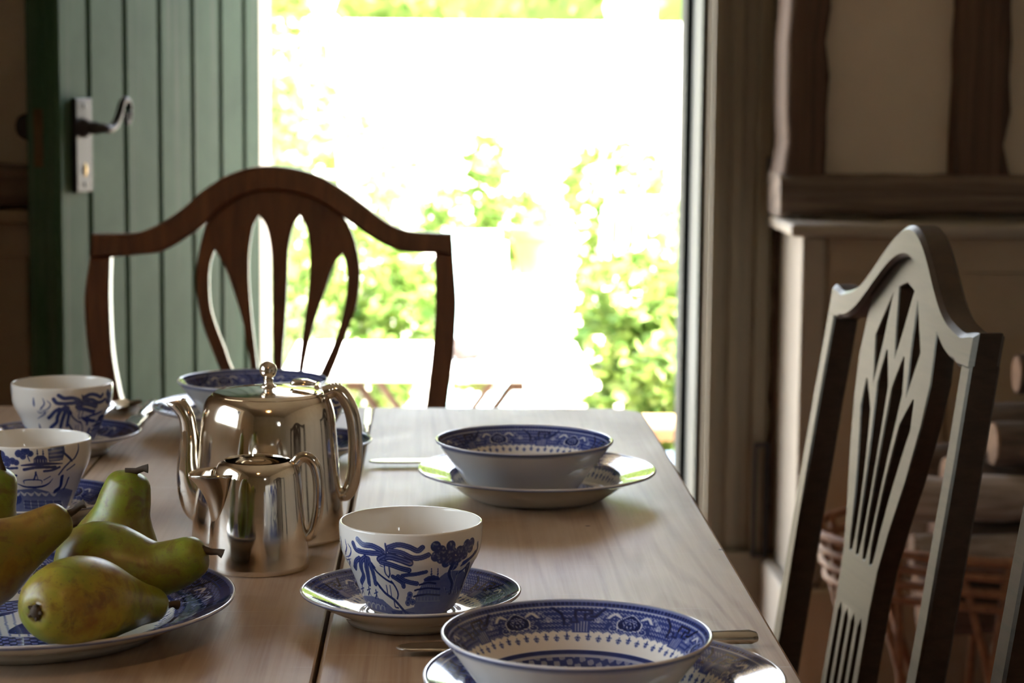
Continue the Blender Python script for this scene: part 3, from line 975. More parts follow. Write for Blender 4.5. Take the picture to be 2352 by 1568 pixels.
def border_tile(w, h, k):
    """one repeat of the willow border; row 0 at the rim, h at the lower fringe. k scales line widths"""
    cv = Canvas(w * 3, h)                             # room to overlap, the middle third is kept
    a = cv.a
    Y, X = np.mgrid[0:h, 0:w * 3]
    v = Y / h
    p = w / 30.0
    rowh = h * 0.030
    dots = ((np.abs(((X / p + 0.5 * (np.floor(Y / rowh) % 2)) % 1) - .5) < .24) & (np.abs(((Y / rowh) % 1) - .5) < .30))
    a[:] = np.where(v < .74, .80, 0)
    a[(v < .74) & dots] = .42
    tick = (np.abs((X / p) % 1 - .5) < .30)
    a[:] = np.where(v < .125, np.where(tick & (v > .03) & (v < .10), .95, .68), a)
    a[(v > .125) & (v < .142)] = .25
    a[v < .025] = .55
    W0 = w
    def P(x, y):
        return (W0 + x * w, y * h)
    # lower edge: bare clay scallops with flower sprigs
    for i in range(-6, 18):
        cv.disc(P(i / 12 + .04, .77), w * .046, 0.0, h * .075)
    for i in range(-4, 16):
        c = P(i / 10 + .03, .79 + .03 * (i % 2))
        for s_ in (-1, 0, 1, -2, 2):
            ang = math.pi / 2 + s_ * .62
            cv.line([c, (c[0] + math.cos(ang) * w * .026, c[1] + math.sin(ang) * h * .12)], 2.4 * k, .8, smooth=False)
            cv.disc((c[0] + math.cos(ang) * w * .022, c[1] + math.sin(ang) * h * .10), 2.6 * k, .8)
        cv.disc((c[0], c[1] - h * .03), 2.8 * k, .75); cv.disc((c[0], c[1] - h * .03), 1.2 * k, .1)
    for off in (-1, 0, 1):
        # cartouche
        for (dx, dy, rx, ry) in ((0, 0, .085, .17), (-.06, .02, .05, .12), (.06, .02, .05, .12), (0, -.10, .05, .09)):
            cv.disc(P(.27 + dx + off, .46 + dy), rx * w + 3 * k, .05, ry * h + 3 * k)
        for (dx, dy, rx, ry) in ((0, 0, .085, .17), (-.06, .02, .05, .12), (.06, .02, .05, .12), (0, -.10, .05, .09)):
            cv.disc(P(.27 + dx + off, .46 + dy), rx * w, .97, ry * h)
        for q in range(8):
            an = q * math.pi / 4
            cv.ring(P(.27 + .05 * math.cos(an) + off, .46 + .09 * math.sin(an)), 5.0 * k, 1.8 * k, .2)
        cv.disc(P(.27 + off, .46), 4 * k, .15); cv.disc(P(.27 + off, .46), 2 * k, .9)
        # wings and curls either side of it
        for s_ in (-1, 1):
            cv.line([P(.27 + s_ * .10 + off, .33), P(.27 + s_ * .15 + off, .27), P(.27 + s_ * .20 + off, .36)], 9 * k, .15)
            cv.line([P(.27 + s_ * .10 + off, .37), P(.27 + s_ * .15 + off, .33), P(.27 + s_ * .19 + off, .42)], 6 * k, .85)
            cv.disc(P(.27 + s_ * .185 + off, .55), .034 * w, .82, .10 * h)
            cv.ring(P(.27 + s_ * .14 + off, .60), 7 * k, 3 * k, .85); cv.ring(P(.27 + s_ * .14 + off, .60), 11 * k, 2 * k, .1)
            cv.disc(P(.27 + s_ * .225 + off, .32), 9 * k, .2); cv.disc(P(.27 + s_ * .225 + off, .32), 7.4 * k, .8); cv.ring(P(.27 + s_ * .225 + off, .32), 4 * k, 1.3 * k, .3)
            cv.ring(P(.27 + s_ * .285 + off, .44), 9 * k, 2 * k, .25); cv.ring(P(.27 + s_ * .285 + off, .44), 5 * k, 2 * k, .25)
        # stepped fret block
        f0 = .70 + off
        cv.poly([P(f0 - .075, .40), P(f0 + .085, .40), P(f0 + .085, .74), P(f0 - .075, .74)], .74)
        for q in range(5):
            cv.line([P(f0 - .05 + .025 * q, .48), P(f0 - .05 + .025 * q, .70)], 1.6 * k, .3, smooth=False)
        cv.line([P(f0 - .19, .16), P(f0 - .12, .36), P(f0 - .08, .36)], 8 * k, 1.0, smooth=False)
        cv.line([P(f0 - .10, .44), P(f0 - .03, .44), P(f0 - .03, .30), P(f0 - .085, .30), P(f0 - .085, .22), P(f0 + .05, .22), P(f0 + .05, .38)], 7 * k, 1.0, smooth=False)
        cv.line([P(f0 + .05, .38), P(f0 + .03, .50), P(f0 + .09, .50), P(f0 + .09, .42), P(f0 + .15, .42), P(f0 + .15, .56), P(f0 + .11, .56)], 6 * k, .97, smooth=False)
        cv.line([P(f0 + .15, .44), P(f0 + .17, .30), P(f0 + .24, .16)], 7 * k, 1.0, smooth=False)
    return cv.a[:, w:2 * w]


def ring_canvas(repeats, tile_w, h_border, h_total, centre_from):
    """full polar decoration: rows from the rim (0) to the middle (h_total); centre_from: row where the middle scene begins"""
    tile = border_tile(tile_w, h_border, tile_w / 300)
    W = tile_w * repeats
    cv = Canvas(W, h_total)
    cv.a[:h_border] = np.tile(tile, (1, repeats))
    Y, X = np.mgrid[0:h_total, 0:W]
    rho = np.clip((h_total - Y) / (h_total - centre_from), 0, 1.2)
    th = X / W * 2 * np.pi
    cx, cy = rho * np.cos(th), rho * np.sin(th)
    # middle: banded lattice ring, then islands and water
    c = np.where(np.sin(cx * 46) * np.sin(cy * 46) > -.12, .78, .45)
    c = np.where(rho > .955, .85, c)
    c = np.where((rho > .93) & (rho < .955), .3, c)
    blob = np.sin(cx * 7 + 1.3 * np.sin(cy * 5)) + np.sin(cy * 8 + 1.7 * np.sin(cx * 4 + 1))
    c = np.where(rho < .55, np.where(blob > .15, np.where(np.sin(cx * 60 + cy * 25) > 0, .85, .7), np.where(np.sin(cy * 70) > .75, .5, .06)), c)
    c = np.where((rho > .55) & (rho < .57), .1, c)
    cv.a[:] = np.where(Y >= centre_from, c, cv.a)
    return cv


# ------------------------------------------------------------------ crockery shapes
def lathe_np(name, prof, seg, ink=None):
    P = np.array(prof, float)
    n = len(P)
    ph = np.arange(seg) * 2 * np.pi / seg
    V = np.stack([P[:, :1] * np.sin(ph)[None], -P[:, :1] * np.cos(ph)[None], np.repeat(P[:, 1:2], seg, 1)], -1).reshape(-1, 3)
    i, k = np.meshgrid(np.arange(n - 1), np.arange(seg), indexing='ij')
    k2 = (k + 1) % seg
    F = np.stack([i * seg + k, i * seg + k2, (i + 1) * seg + k2, (i + 1) * seg + k], -1).reshape(-1, 4)
    me = mesh_np(name, V, F, True)
    if ink is not None:
        at = me.attributes.new('ink', 'FLOAT', 'POINT')
        at.data.foreach_set('value', np.asarray(ink, np.float32).ravel())
    return me


def resample(pts, n):
    P = np.array(catmull(pts, 12))
    d = np.concatenate([[0], np.cumsum(np.hypot(*np.diff(P, axis=0).T))])
    s_ = np.linspace(0, d[-1], n)
    return np.stack([np.interp(s_, d, P[:, 0]), np.interp(s_, d, P[:, 1])], -1)


SEG = 720
ANG = np.arange(SEG) * 2 * np.pi / SEG


def make_cup_mesh():
    outer = resample([(.0478, .0602), (.0479, .056), (.0470, .046), (.0450, .0385), (.0402, .0295), (.0352, .0165), (.0320, .0088), (.0292, .0035), (.0262, .0016)], 170)
    rimp = [(.0462, .0612), (.0470, .0614), (.0476, .0609)]
    inner = resample([(.001, .0068), (.018, .0072), (.0285, .0115), (.034, .022), (.040, .034), (.0438, .045), (.0455, .056), (.0460, .0605)], 30)
    foot = np.array([(.0255, .0004), (.0245, 0.), (.0232, .0006), (.022, .0022), (.001, .0024)])
    prof = np.concatenate([inner, np.array(rimp), outer, foot])
    cv = cup_canvas()
    ink = np.zeros((len(prof), SEG))
    i0 = len(inner) + len(rimp)
    vz = (0.0612 - outer[:, 1]) / 0.0612 * cv.h
    U = ((ANG + np.pi) % (2 * np.pi) - np.pi)[None, :].repeat(len(outer), 0) * 280
    Vv = vz[:, None].repeat(SEG, 1)
    ink[i0:i0 + len(outer)] = cv.sample(U, Vv)
    return lathe_np('teacup', prof, SEG, ink)


def make_dish_mesh(name, inner_pts, under_pts, cv, rows, seg=SEG, lip=.0022):
    inner = resample(inner_pts, rows)                 # middle -> rim
    rim = inner[-1]
    under = resample(under_pts, 26)                   # rim -> foot -> middle underneath
    lipp = np.array([(rim[0] + lip * .45, rim[1] + lip * .35), (rim[0] + lip * .9, rim[1]), (rim[0] + lip * .75, rim[1] - lip * .6)])
    prof = np.concatenate([inner, lipp, under])
    ink = np.zeros((len(prof), seg))
    d = np.concatenate([[0], np.cumsum(np.hypot(*np.diff(inner[::-1], axis=0).T))])
    vv = (d / d[-1] * (cv.h - 1))[::-1]
    a = np.arange(seg) / seg * cv.w
    ink[:rows] = cv.sample(a[None].repeat(rows, 0), vv[:, None].repeat(seg, 1))
    ink[rows] = .10
    ink[rows + 1] = .15; ink[rows + 2] = .62; ink[rows + 3] = .5
    return lathe_np(name, prof, seg, ink)


def dish_parts(t):
    return t


cup_me = make_cup_mesh()
bowl_me = make_dish_mesh('bowl', [(.001, .0060), (.030, .0062), (.0405, .0085), (.0505, .0170), (.060, .0285), (.0680, .0385), (.0745, .0465)],
                         [(.0755, .0450), (.0690, .0362), (.0605, .0245), (.0525, .0135), (.0462, .0045), (.0450, .0010), (.0435, .0), (.0420, .0012), (.040, .0032), (.001, .0034)],
                         ring_canvas(6, 300, 185, 600, 210), 140)
plate_me = make_dish_mesh('plate', [(.001, .0050), (.055, .0052), (.0640, .0072), (.0700, .0140), (.0755, .0186), (.084, .0212), (.1012, .0254)],
                          [(.1022, .0238), (.088, .0188), (.0765, .0132), (.066, .0060), (.0585, .0012), (.0565, .0), (.055, .0010), (.053, .0028), (.001, .0030)],
                          ring_canvas(8, 300, 190, 470, 235), 96)
saucer_me = make_dish_mesh('saucer', [(.001, .0050), (.026, .0052), (.030, .0066), (.036, .0064), (.048, .0100), (.060, .0152), (.0720, .0212)],
                           [(.0730, .0197), (.060, .0126), (.048, .0066), (.0435, .0022), (.0425, .0002), (.0405, .0), (.0395, .0014), (.038, .0028), (.001, .0030)],
                           ring_canvas(6, 300, 225, 440, 300), 96)
big_me = make_dish_mesh('serving_plate', [(.001, .0055), (.075, .0056), (.0860, .0072), (.0960, .0130), (.112, .0165), (.1305, .0240)],
                        [(.1315, .0222), (.112, .0140), (.098, .0095), (.088, .0040), (.085, .0006), (.083, .0), (.081, .0012), (.079, .0032), (.001, .0034)],
                        ring_canvas(9, 300, 200, 470, 250), 96)


def ware(name, me, x, y, z, rz, label, cat, group=None):
    o = place(name, me, None, None, (x, y, z), (0, 0, math.radians(rz)))
    if not me.materials:
        me.materials.append(M['glaze'])
    return tag(o, label, cat, group)


E_ = 0.0004
gS, gC, gB, gP = 'blue willow saucers', 'blue willow teacups', 'blue willow bowls', 'blue willow plates'
CUP = (-0.019, 1.428)
ware('saucer', saucer_me, CUP[0], CUP[1], TZ + E_, 20, 'blue willow saucer under the nearest teacup, in front of the silver jug', 'saucer', gS)
ware('teacup', cup_me, CUP[0], CUP[1], TZ + .0072, 0, 'white teacup with blue willow tree, nearest the camera, right of the silver jug', 'teacup', gC)
ware('saucer', saucer_me, -.331, 1.752, TZ + E_, 75, 'blue willow saucer behind the pears, partly hidden by them', 'saucer', gS)
ware('teacup', cup_me, -.331, 1.752, TZ + .0072, 180, 'white teacup with a blue boat and islands, cut by the left edge, behind the pears', 'teacup', gC)
ware('saucer', saucer_me, -.361, 2.072, TZ + E_, 130, 'blue willow saucer at far left, under the cup nearest the green door', 'saucer', gS)
ware('teacup', cup_me, -.361, 2.072, TZ + .0072, 52, 'white and blue teacup at far left, nearest the dark door edge', 'teacup', gC)
ware('saucer', saucer_me, -.138, 2.028, TZ + E_, 10, 'blue willow saucer mostly hidden behind the silver teapot', 'saucer', gS)
ware('teacup', cup_me, -.138, 2.028, TZ + .0072, 100, 'blue and white teacup hidden behind the silver teapot', 'teacup', gC)
ware('plate', plate_me, .094, 1.203, TZ + E_, 0, 'blue willow plate under the nearest bowl at the bottom of the photo', 'plate', gP)
ware('bowl', bowl_me, .0775, 1.194, TZ + .0062, 12, 'large blue willow bowl nearest the camera with light glinting inside', 'bowl', gB)
ware('plate', plate_me, .084, 1.856, TZ + E_, 30, 'blue rimmed plate near the table corner, reflecting the doorway', 'plate', gP)
ware('bowl', bowl_me, .0725, 1.845, TZ + .0062, 2, 'blue willow bowl on the plate near the right-hand table corner', 'bowl', gB)
ware('plate', plate_me, -.191, 2.212, TZ + E_, 50, 'blue willow plate at the far end of the table behind the teapot', 'plate', gP)
ware('bowl', bowl_me, -.191, 2.206, TZ + .0062, 75, 'blue willow bowl rising behind the teapot, before the tall-backed chair', 'bowl', gB)
ware('serving_plate', big_me, -.266, 1.398, TZ + E_, 15, 'large blue willow plate holding the pears, at lower left', 'plate')


# ------------------------------------------------------------------ cutlery
def knife(x, y, ang, label, L=.215, group='table knives'):
    k = root('table_knife', (x, y, TZ + .0006), ang, label, 'knife', group)
    bl = [(.0, .0), (.003, .0055), (.010, .0088), (.03, .0098), (.115, .0092), (.122, .004), (.122, -.004), (.115, -.0078), (.03, -.0085), (.008, -.0068), (.002, -.0035)]
    V, F = board2d([bl], .0018, .0005)
    place('blade', mesh_np('blade', [(u, v, w + .0045) for u, v, w in V], F, True, 40), M['steel'], k)
    MB().tube([(.119, 0, .0045), (.126, 0, .005), (.15, 0, .0055), (.18, 0, .006), (L - .004, 0, .006), (L, 0, .006)], [(.0025, .004), (.0032, .005), (.0036, .006), (.004, .007), (.0044, .0078), (.003, .006)], 12).build('handle', M['steel'], k, True, 50)
    return k


def spoon(x, y, ang, label, L=.19, group='table spoons'):
    k = root('table_spoon', (x, y, TZ + .0006), ang, label, 'spoon', group)
    pts, rad = [], []
    V, F = [], []
    nu, nv = 12, 14
    for i in range(nu + 1):
        t = i / nu
        xx = .058 * t
        w = .0195 * math.sin(math.pi * (0.06 + .88 * t)) ** .6 * (1 - .18 * t)
        for s_ in (0, 1):
            for j in range(nv // 2 + 1):
                q = (j / (nv // 2)) * 2 - 1
                dz = -.0085 * (1 - q * q) * math.sin(math.pi * (0.05 + .9 * t)) + .0095
                V.append((xx, w * q, dz - s_ * .0008))
    row = nv // 2 + 1
    for i in range(nu):
        for s_ in (0, 1):
            for j in range(row - 1):
                a = i * 2 * row + s_ * row + j
                F.append((a, a + 1, a + 1 + 2 * row, a + 2 * row))
    place('bowl', mesh_np('spoon_bowl', V, F, True), M['steel'], k)
    MB().tube([(.056, 0, .0095), (.07, 0, .012), (.10, 0, .011), (.14, 0, .0065), (.17, 0, .0045), (L, 0, .004)], [(.0015, .004), (.0018, .0028), (.0016, .003), (.0016, .0045), (.0016, .008), (.0014, .006)], 10).build('handle', M['steel'], k, True, 50)
    return k


knife(-.027, 1.338, math.radians(5.5), 'steel knife lying behind the nearest bowl, blade tip towards the teacup', .232)
knife(-.066, 2.001, math.radians(3), 'bright knife blade left of the plate near the table corner', .215)
knife(-.318, 2.150, math.radians(88), 'steel knife at the far end of the table, beside the far-left saucer', .200)
spoon(-.335, 2.352, math.radians(-98), 'steel spoon beyond the far-left teacup, next to a knife', .185)
knife(-.0775, 2.335, math.radians(-89), 'thin steel knife seen end-on right of the teapot, at the far table end', .17).scale = (1, .4, .8)


# ------------------------------------------------------------------ silver teapot and jug
tp = root('teapot', (-.135, 1.699, TZ + E_), 0, 'tall silver teapot with swan-neck spout, ball knob and looped handle', 'teapot')
prof = catmull([(.0602, .0), (.0604, .003), (.0590, .02), (.0556, .055), (.0530, .088), (.0512, .100), (.0482, .1085), (.0440, .1125)], 6)
MB().lathe([(.001, .0012), (.056, .0004), (.0597, 0)] + [tuple(p) for p in prof] + [(.0432, .1120), (.0425, .110)], 96).build('body', M['silver'], tp, True, 50)
lid = MB().lathe([(.0428, .1108), (.0437, .1130), (.0425, .1142)] + [(.0425 * (1 - i / 12) + 1e-5, .1142 + .0042 * (1 - (1 - i / 12) ** 2)) for i in range(1, 13)], 96).build('lid', M['silver'], tp, True, 50)
MB().lathe([(.0062, .1178), (.0064, .1192), (.0045, .1200), (.0036, .1215), (.0035, .1235), (.0042, .1246), (.0030, .1252)] +
           [(max(.0069 * math.sin(math.pi * (.17 + .83 * i / 10)), 1e-5), .1315 - .0069 * math.cos(math.pi * (.17 + .83 * i / 10))) for i in range(11)], 32).build('knob', M['silver'], lid, True, 60)
hg = MB().tube([(.0175, .002, .1205), (.0195, .002, .1215), (.030, .002, .1215), (.037, .002, .1205)], [(.001, .004), (.0026, .0062), (.0028, .0066), (.0015, .005)], 14, sq=.6).build('hinge', M['silver'], lid, True, 50)
MB().tube([(.0385, -.006, .1185), (.0385, .010, .1185)], .0022, 12).build('hinge_pin', M['silver'], tp, True, 50)
sp = [((-.0440, 0, .029), (.022, .011)), ((-.0505, 0, .0315), (.0215, .0115)), ((-.0570, 0, .039), (.0155, .0105)), ((-.0614, 0, .050), (.0105, .0088)), ((-.0622, 0, .062), (.0084, .0076)),
      ((-.0617, 0, .076), (.0068, .0064)), ((-.0630, 0, .0885), (.0058, .0056)), ((-.0650, 0, .0960), (.0056, .0052)), ((-.0685, 0, .1015), (.0058, .0048)), ((-.0722, 0, .1058), (.0060, .0044))]
cp = catmull([np.array([*a, *b]) for a, b in sp], 5)
spo = MB().tube([p[:3] for p in cp], [tuple(p[3:]) for p in cp], 28, False, up=(0, 1, 0))
spo.V = [(x, y, z) for x, y, z in spo.V]
def spout_axes(path, rads, seg):
    """spout tube: first semi-axis in the x-z plane, second along y"""
    V, F = [], []
    n = len(path)
    for i in range(n):
        t_ = (Vector(path[min(i + 1, n - 1)]) - Vector(path[max(i - 1, 0)])).normalized()
        nn = Vector((-t_.z, 0, t_.x))
        for k in range(seg):
            an = 2 * math.pi * k / seg
            V.append(Vector(path[i]) + nn * (rads[i][0] * math.cos(an)) + Vector((0, 1, 0)) * (rads[i][1] * math.sin(an)))
    for i in range(n - 1):
        for k in range(seg):
            k2 = (k + 1) % seg
            F.append((i * seg + k, i * seg + k2, (i + 1) * seg + k2, (i + 1) * seg + k))
    return V, F
V, F = spout_axes([tuple(p[:3]) for p in cp], [tuple(p[3:]) for p in cp], 28)
# mouth cut level: pull the tip ring to a lip that points outwards
last = len(V) - 28
for k in range(28):
    c = math.cos(2 * math.pi * k / 28)
    V[last + k] = Vector((-.0718 - .0078 * c, V[last + k].y * (.85 if c > 0 else 1.0), .1062 - .0008 * c + .0012 * max(0, -c)))
so_ = place('spout', mesh_np('spout', V, F, True), M['silver'], tp)
md = so_.modifiers.new('solid', 'SOLIDIFY'); md.thickness = .0007; md.offset = -1
hpts = catmull([(.0440, 0, .1130), (.0530, 0, .1155), (.0600, 0, .1095), (.0655, 0, .098), (.0682, 0, .080), (.0680, 0, .058), (.0658, 0, .042), (.0615, 0, .0335), (.0560, 0, .0325)], 5)
hnd = MB().tube(hpts, [(.0046, .0058)] * len(hpts), 18, True, up=(0, 1, 0)).build('handle', M['silver'], tp, True, 60)
for i, (bx, bz) in enumerate(((.0475, .1190), (.0500, .1202), (.0528, .1208), (.0556, .1204), (.0490, .1165), (.0515, .1172), (.0545, .1175))):
    MB().ball((bx, -.0052 if i > 3 else -.001, bz if i < 4 else bz), .0013, 8, 6).build('bead', M['silver'], hnd, True)
MB().ball((.0590, -.0035, .0315), .0028, 10, 8).build('handle_joint', M['silver'], hnd, True)

jg = root('milk_jug', (-.134, 1.588, TZ + E_), 0, 'small silver milk jug with a pointed lip, in front of the teapot', 'jug')
jprof = [(.0001, .0012), (.0355, .0006), (.0374, .0), (.0377, .0015)] + [tuple(p) for p in catmull([(.0374, .004), (.0358, .025), (.0336, .05), (.0322, .066), (.0312, .0725), (.0288, .0775), (.0256, .0796)], 6)]
jin = [(.0248, .0800), (.0240, .0796), (.0238, .0785), (.0280, .0755), (.0305, .070), (.0325, .05), (.036, .010), (.034, .0035), (.0001, .003)]
MB().lathe(jprof + jin, 80).build('body', M['silver'], jg, True, 50)
def jug_r(z):
    return np.interp(z, [p[1] for p in jprof[4:]], [p[0] for p in jprof[4:]])
V, F = [], []
nt_, ns_ = 18, 24
for i in range(nt_ + 1):
    t_ = i / nt_
    for j in range(ns_ + 1):
        s_ = -1 + 2 * j / ns_
        z = .0365 + (.0345 - .0035 * abs(s_) ** 2 * 0 ) * t_ + (.0035 * (1 - (1 - abs(s_)) ** 1.5) - .001) * t_ ** 3 * (1 if abs(s_) < .98 else .9)
        phi = math.radians(35) * t_ ** .42
        ang = math.radians(203) + phi * s_
        ex = .0215 * (.35 * t_ ** .8 + .65 * t_ ** 2.6) * (1 - s_ * s_) ** .8
        r_ = float(jug_r(z)) + ex - .0002 * (abs(s_) > .97)
        squeeze = 1 - .30 * (ex / .0215)
        ang = math.radians(203) + phi * s_ * squeeze
        V.append((r_ * math.cos(ang), r_ * math.sin(ang), z + .0012 * t_ ** 4 * (1 - abs(s_))))
for i in range(nt_):
    for j in range(ns_):
        a = i * (ns_ + 1) + j
        F.append((a, a + 1, a + ns_ + 2, a + ns_ + 1))
lip = place('lip', mesh_np('lip', V, F, True), M['silver'], jg)
md = lip.modifiers.new('solid', 'SOLIDIFY'); md.thickness = .0008; md.offset = 0
jh = catmull([(.0270, 0, .0765), (.0310, 0, .0812), (.0365, 0, .0815), (.0415, 0, .0765), (.0440, 0, .0665), (.0445, 0, .0525), (.0435, 0, .0395), (.0410, 0, .0285), (.0375, 0, .0232), (.0350, 0, .0225)], 5)
MB().tube(jh, [(.0024, .0042)] * len(jh), 14, True, up=(0, 1, 0)).build('handle', M['silver'], jg, True, 60)


# ------------------------------------------------------------------ pears
def pear(pts, R_, mat, stem_dir, label, calyx=False, neck=0.40, stem_len=.011):
    """pts: axis from the calyx end to the neck end (3 or 4 points in the room)"""
    ax = np.array(catmull(pts, 16))
    n = len(ax)
    o0 = Vector(ax.mean(0))
    r_ = root('pear', o0, 0, label, 'pear', 'pears on the serving plate')
    prof = [(0, .02), (.012, .16), (.03, .34), (.07, .62), (.14, .84), (.24, .97), (.33, 1.0), (.43, .96), (.53, .84), (.62, .71), (.70, .61), (.80, neck + .07), (.88, neck + .01), (.93, neck * .93), (.965, neck * .76), (.985, neck * .52), (.996, neck * .25), (1, .02)]
    ts = np.concatenate([np.linspace(0, .1, 10), np.linspace(.12, .9, 34), np.linspace(.91, 1, 12)])
    pr = np.interp(ts, [p[0] for p in prof], [p[1] for p in prof])
    k = np.array([.25, .5, .25])
    pr[1:-1] = np.convolve(pr, k, 'same')[1:-1]
    path, rad = [], []
    for t_, q in zip(ts, pr):
        f = t_ * (n - 1)
        i = min(int(f), n - 2)
        p = ax[i] + (ax[i + 1] - ax[i]) * (f - i)
        if t_ < .03:                                   # dimple at the calyx end
            p = p + (ax[2] - ax[0]) / np.linalg.norm(ax[2] - ax[0]) * R_ * .16 * (1 - t_ / .03)
        path.append(p - np.array(o0))
        rad.append(float(R_ * q))
    mb = MB().tube([tuple(p) for p in path], rad, 36, True, up=(.13, .2, .95))
    rr = random.Random(label)
    ph = [rr.uniform(0, 6.3) for _ in range(3)]
    V2 = []
    for idx, v in enumerate(mb.V):
        i, k_ = divmod(idx, 36)
        a = 2 * math.pi * k_ / 36
        s_ = 1 + .028 * math.sin(2 * a + ph[0]) + .016 * math.sin(3 * a + ph[1] + i * .08)
        c = Vector(path[i])
        V2.append(tuple(c + (Vector(v) - c) * s_))
    mb.V = V2
    mb.build('flesh', mat, r_, True)
    tip = Vector(path[-1]); d = Vector(stem_dir).normalized()
    st = [tip - d * .004, tip + d * stem_len * .3, tip + d * stem_len * .7 + Vector((0, 0, .0012)), tip + d * stem_len + Vector((0, 0, .0008))]
    MB().tube(st, [.0030, .0022, .0021, .0032], 8).build('stalk', M['stalk'], r_, True, 50)
    c0 = Vector(path[0]); t0 = (Vector(path[14]) - c0).normalized()
    cx = MB()
    cx.ball(c0 + t0 * .0008, .0046, 10, 6)
    for q in range(5):
        a = q * 2 * math.pi / 5
        s1 = t0.cross(Vector((0, 0, 1))).normalized(); s2 = s1.cross(t0)
        e = s1 * math.cos(a) + s2 * math.sin(a)
        cx.tube([c0, c0 + e * .0042 - t0 * .0014, c0 + e * .0052 - t0 * .0026], [.0016, .0014, .0006], 6)
    cx.build('calyx', M['stalk'], r_, True, 50)
    return r_


pear([(-.2400, 1.262, .7965), (-.2180, 1.300, .7940), (-.1950, 1.328, .7860), (-.1740, 1.350, .7795)], .0285, M['pear1'], (.7, .6, -.2), 'golden pear lying nearest the camera, its dark calyx facing out', True, .42)
pear([(-.2450, 1.392, .8000), (-.2150, 1.376, .7990), (-.1800, 1.368, .7985), (-.1480, 1.362, .8120)], .0275, M['pear2'], (1, -.1, -.25), 'dark green pear with a long curved neck pointing right to the jug', False, .50)
pear([(-.2220, 1.446, .7665), (-.2185, 1.446, .7930), (-.2130, 1.444, .8180), (-.2060, 1.442, .8480)], .0310, M['pear2'], (1, 0, .12), 'green pear standing upright at the back of the plate, stalk to the right', False, .50)
pear([(-.3080, 1.325, .7950), (-.2850, 1.335, .8080), (-.2600, 1.346, .8210), (-.2330, 1.356, .8370)], .0270, M['pear3'], (.9, .1, .5), 'russet brown pear at the left edge, its stalk pointing up to the right', False, .46)
pear([(-.3170, 1.476, .7680), (-.3130, 1.474, .7930), (-.3060, 1.472, .8180), (-.2980, 1.470, .8450)], .0275, M['pear2'], (-.3, 0, 1), 'green pear half cut off by the left edge, behind the russet pear', False, .50)


# ------------------------------------------------------------------ wide-backed chair at the table end
def split_smooth(pts, corners, n=5):
    """closed outline; smooth between the listed corner indices"""
    out = []
    cs = sorted(corners)
    N_ = len(pts)
    for a, b_ in zip(cs, cs[1:] + [cs[0] + N_]):
        seg = [pts[i % N_] for i in range(a, b_ + 1)]
        out += catmull(seg, n)[:-1] if len(seg) > 2 else [np.array(seg[0])]
    return [(float(p[0]), float(p[1])) for p in out]


crest = [(-0.2459, -0.0085), (-0.1909, -0.0072), (-0.1681, -0.0006), (-0.1431, 0.0128), (-0.1204, 0.0294), (-0.0977, 0.0502), (-0.0727, 0.0675), (-0.0477, 0.0791), (-0.0203, 0.0855), (0.0071, 0.0864), (0.0368, 0.082), (0.0643, 0.0731), (0.0896, 0.0595), (0.1171, 0.0402), (0.1424, 0.0209), (0.1631, 0.0072), (0.1838, -0.0007), (0.2044, -0.0028), (0.2467, -0.0044), (0.2487, -0.0359), (0.2229, -0.0314), (0.1816, -0.0301), (0.1587, -0.0226), (0.1334, -0.009), (0.1081, 0.0092), (0.0897, 0.0217), (0.0645, 0.0375), (0.037, 0.0488), (0.0072, 0.0532), (-0.0202, 0.0519), (-0.0475, 0.0425), (-0.0725, 0.0252), (-0.093, 0.0056), (-0.1112, -0.0083), (-0.1339, -0.0233), (-0.1566, -0.033), (-0.1862, -0.0362), (-0.2203, -0.0394), (-0.2485, -0.0411)]
post_l = [(-0.2485, -0.0413), (-0.2203, -0.0396), (-0.2212, -0.0856), (-0.2199, -0.1313), (-0.2163, -0.177), (-0.2081, -0.2227), (-0.1988, -0.2684), (-0.185, -0.44), (-0.220, -0.44), (-0.2375, -0.2685), (-0.2422, -0.2434), (-0.2458, -0.2), (-0.2516, -0.1543), (-0.2552, -0.1086), (-0.2542, -0.0812)]
post_r = [(0.2229, -0.0316), (0.2487, -0.0361), (0.2531, -0.0945), (0.2521, -0.1289), (0.2489, -0.1749), (0.2433, -0.2209), (0.2378, -0.2669), (0.220, -0.44), (0.185, -0.44), (0.2057, -0.267), (0.2113, -0.244), (0.2168, -0.198), (0.2212, -0.1521), (0.2237, -0.1061)]
splat = [(-0.0918, 0.0062), (-0.0725, 0.0253), (-0.0475, 0.0427), (-0.0202, 0.052), (0.0072, 0.0533), (0.037, 0.049), (0.0645, 0.0377), (0.0897, 0.0218), (0.1024, 0.0104), (0.1128, -0.0149), (0.1198, -0.0493), (0.1199, -0.0722), (0.1155, -0.1067), (0.1042, -0.1366), (0.0906, -0.1756), (0.077, -0.2078), (0.0612, -0.2423), (0.0499, -0.2767), (0.047, -0.43), (-0.034, -0.43), (-0.037, -0.277), (-0.0485, -0.2404), (-0.0716, -0.1924), (-0.0831, -0.1649), (-0.0958, -0.1307), (-0.1028, -0.0964), (-0.1045, -0.062), (-0.1008, -0.03)]
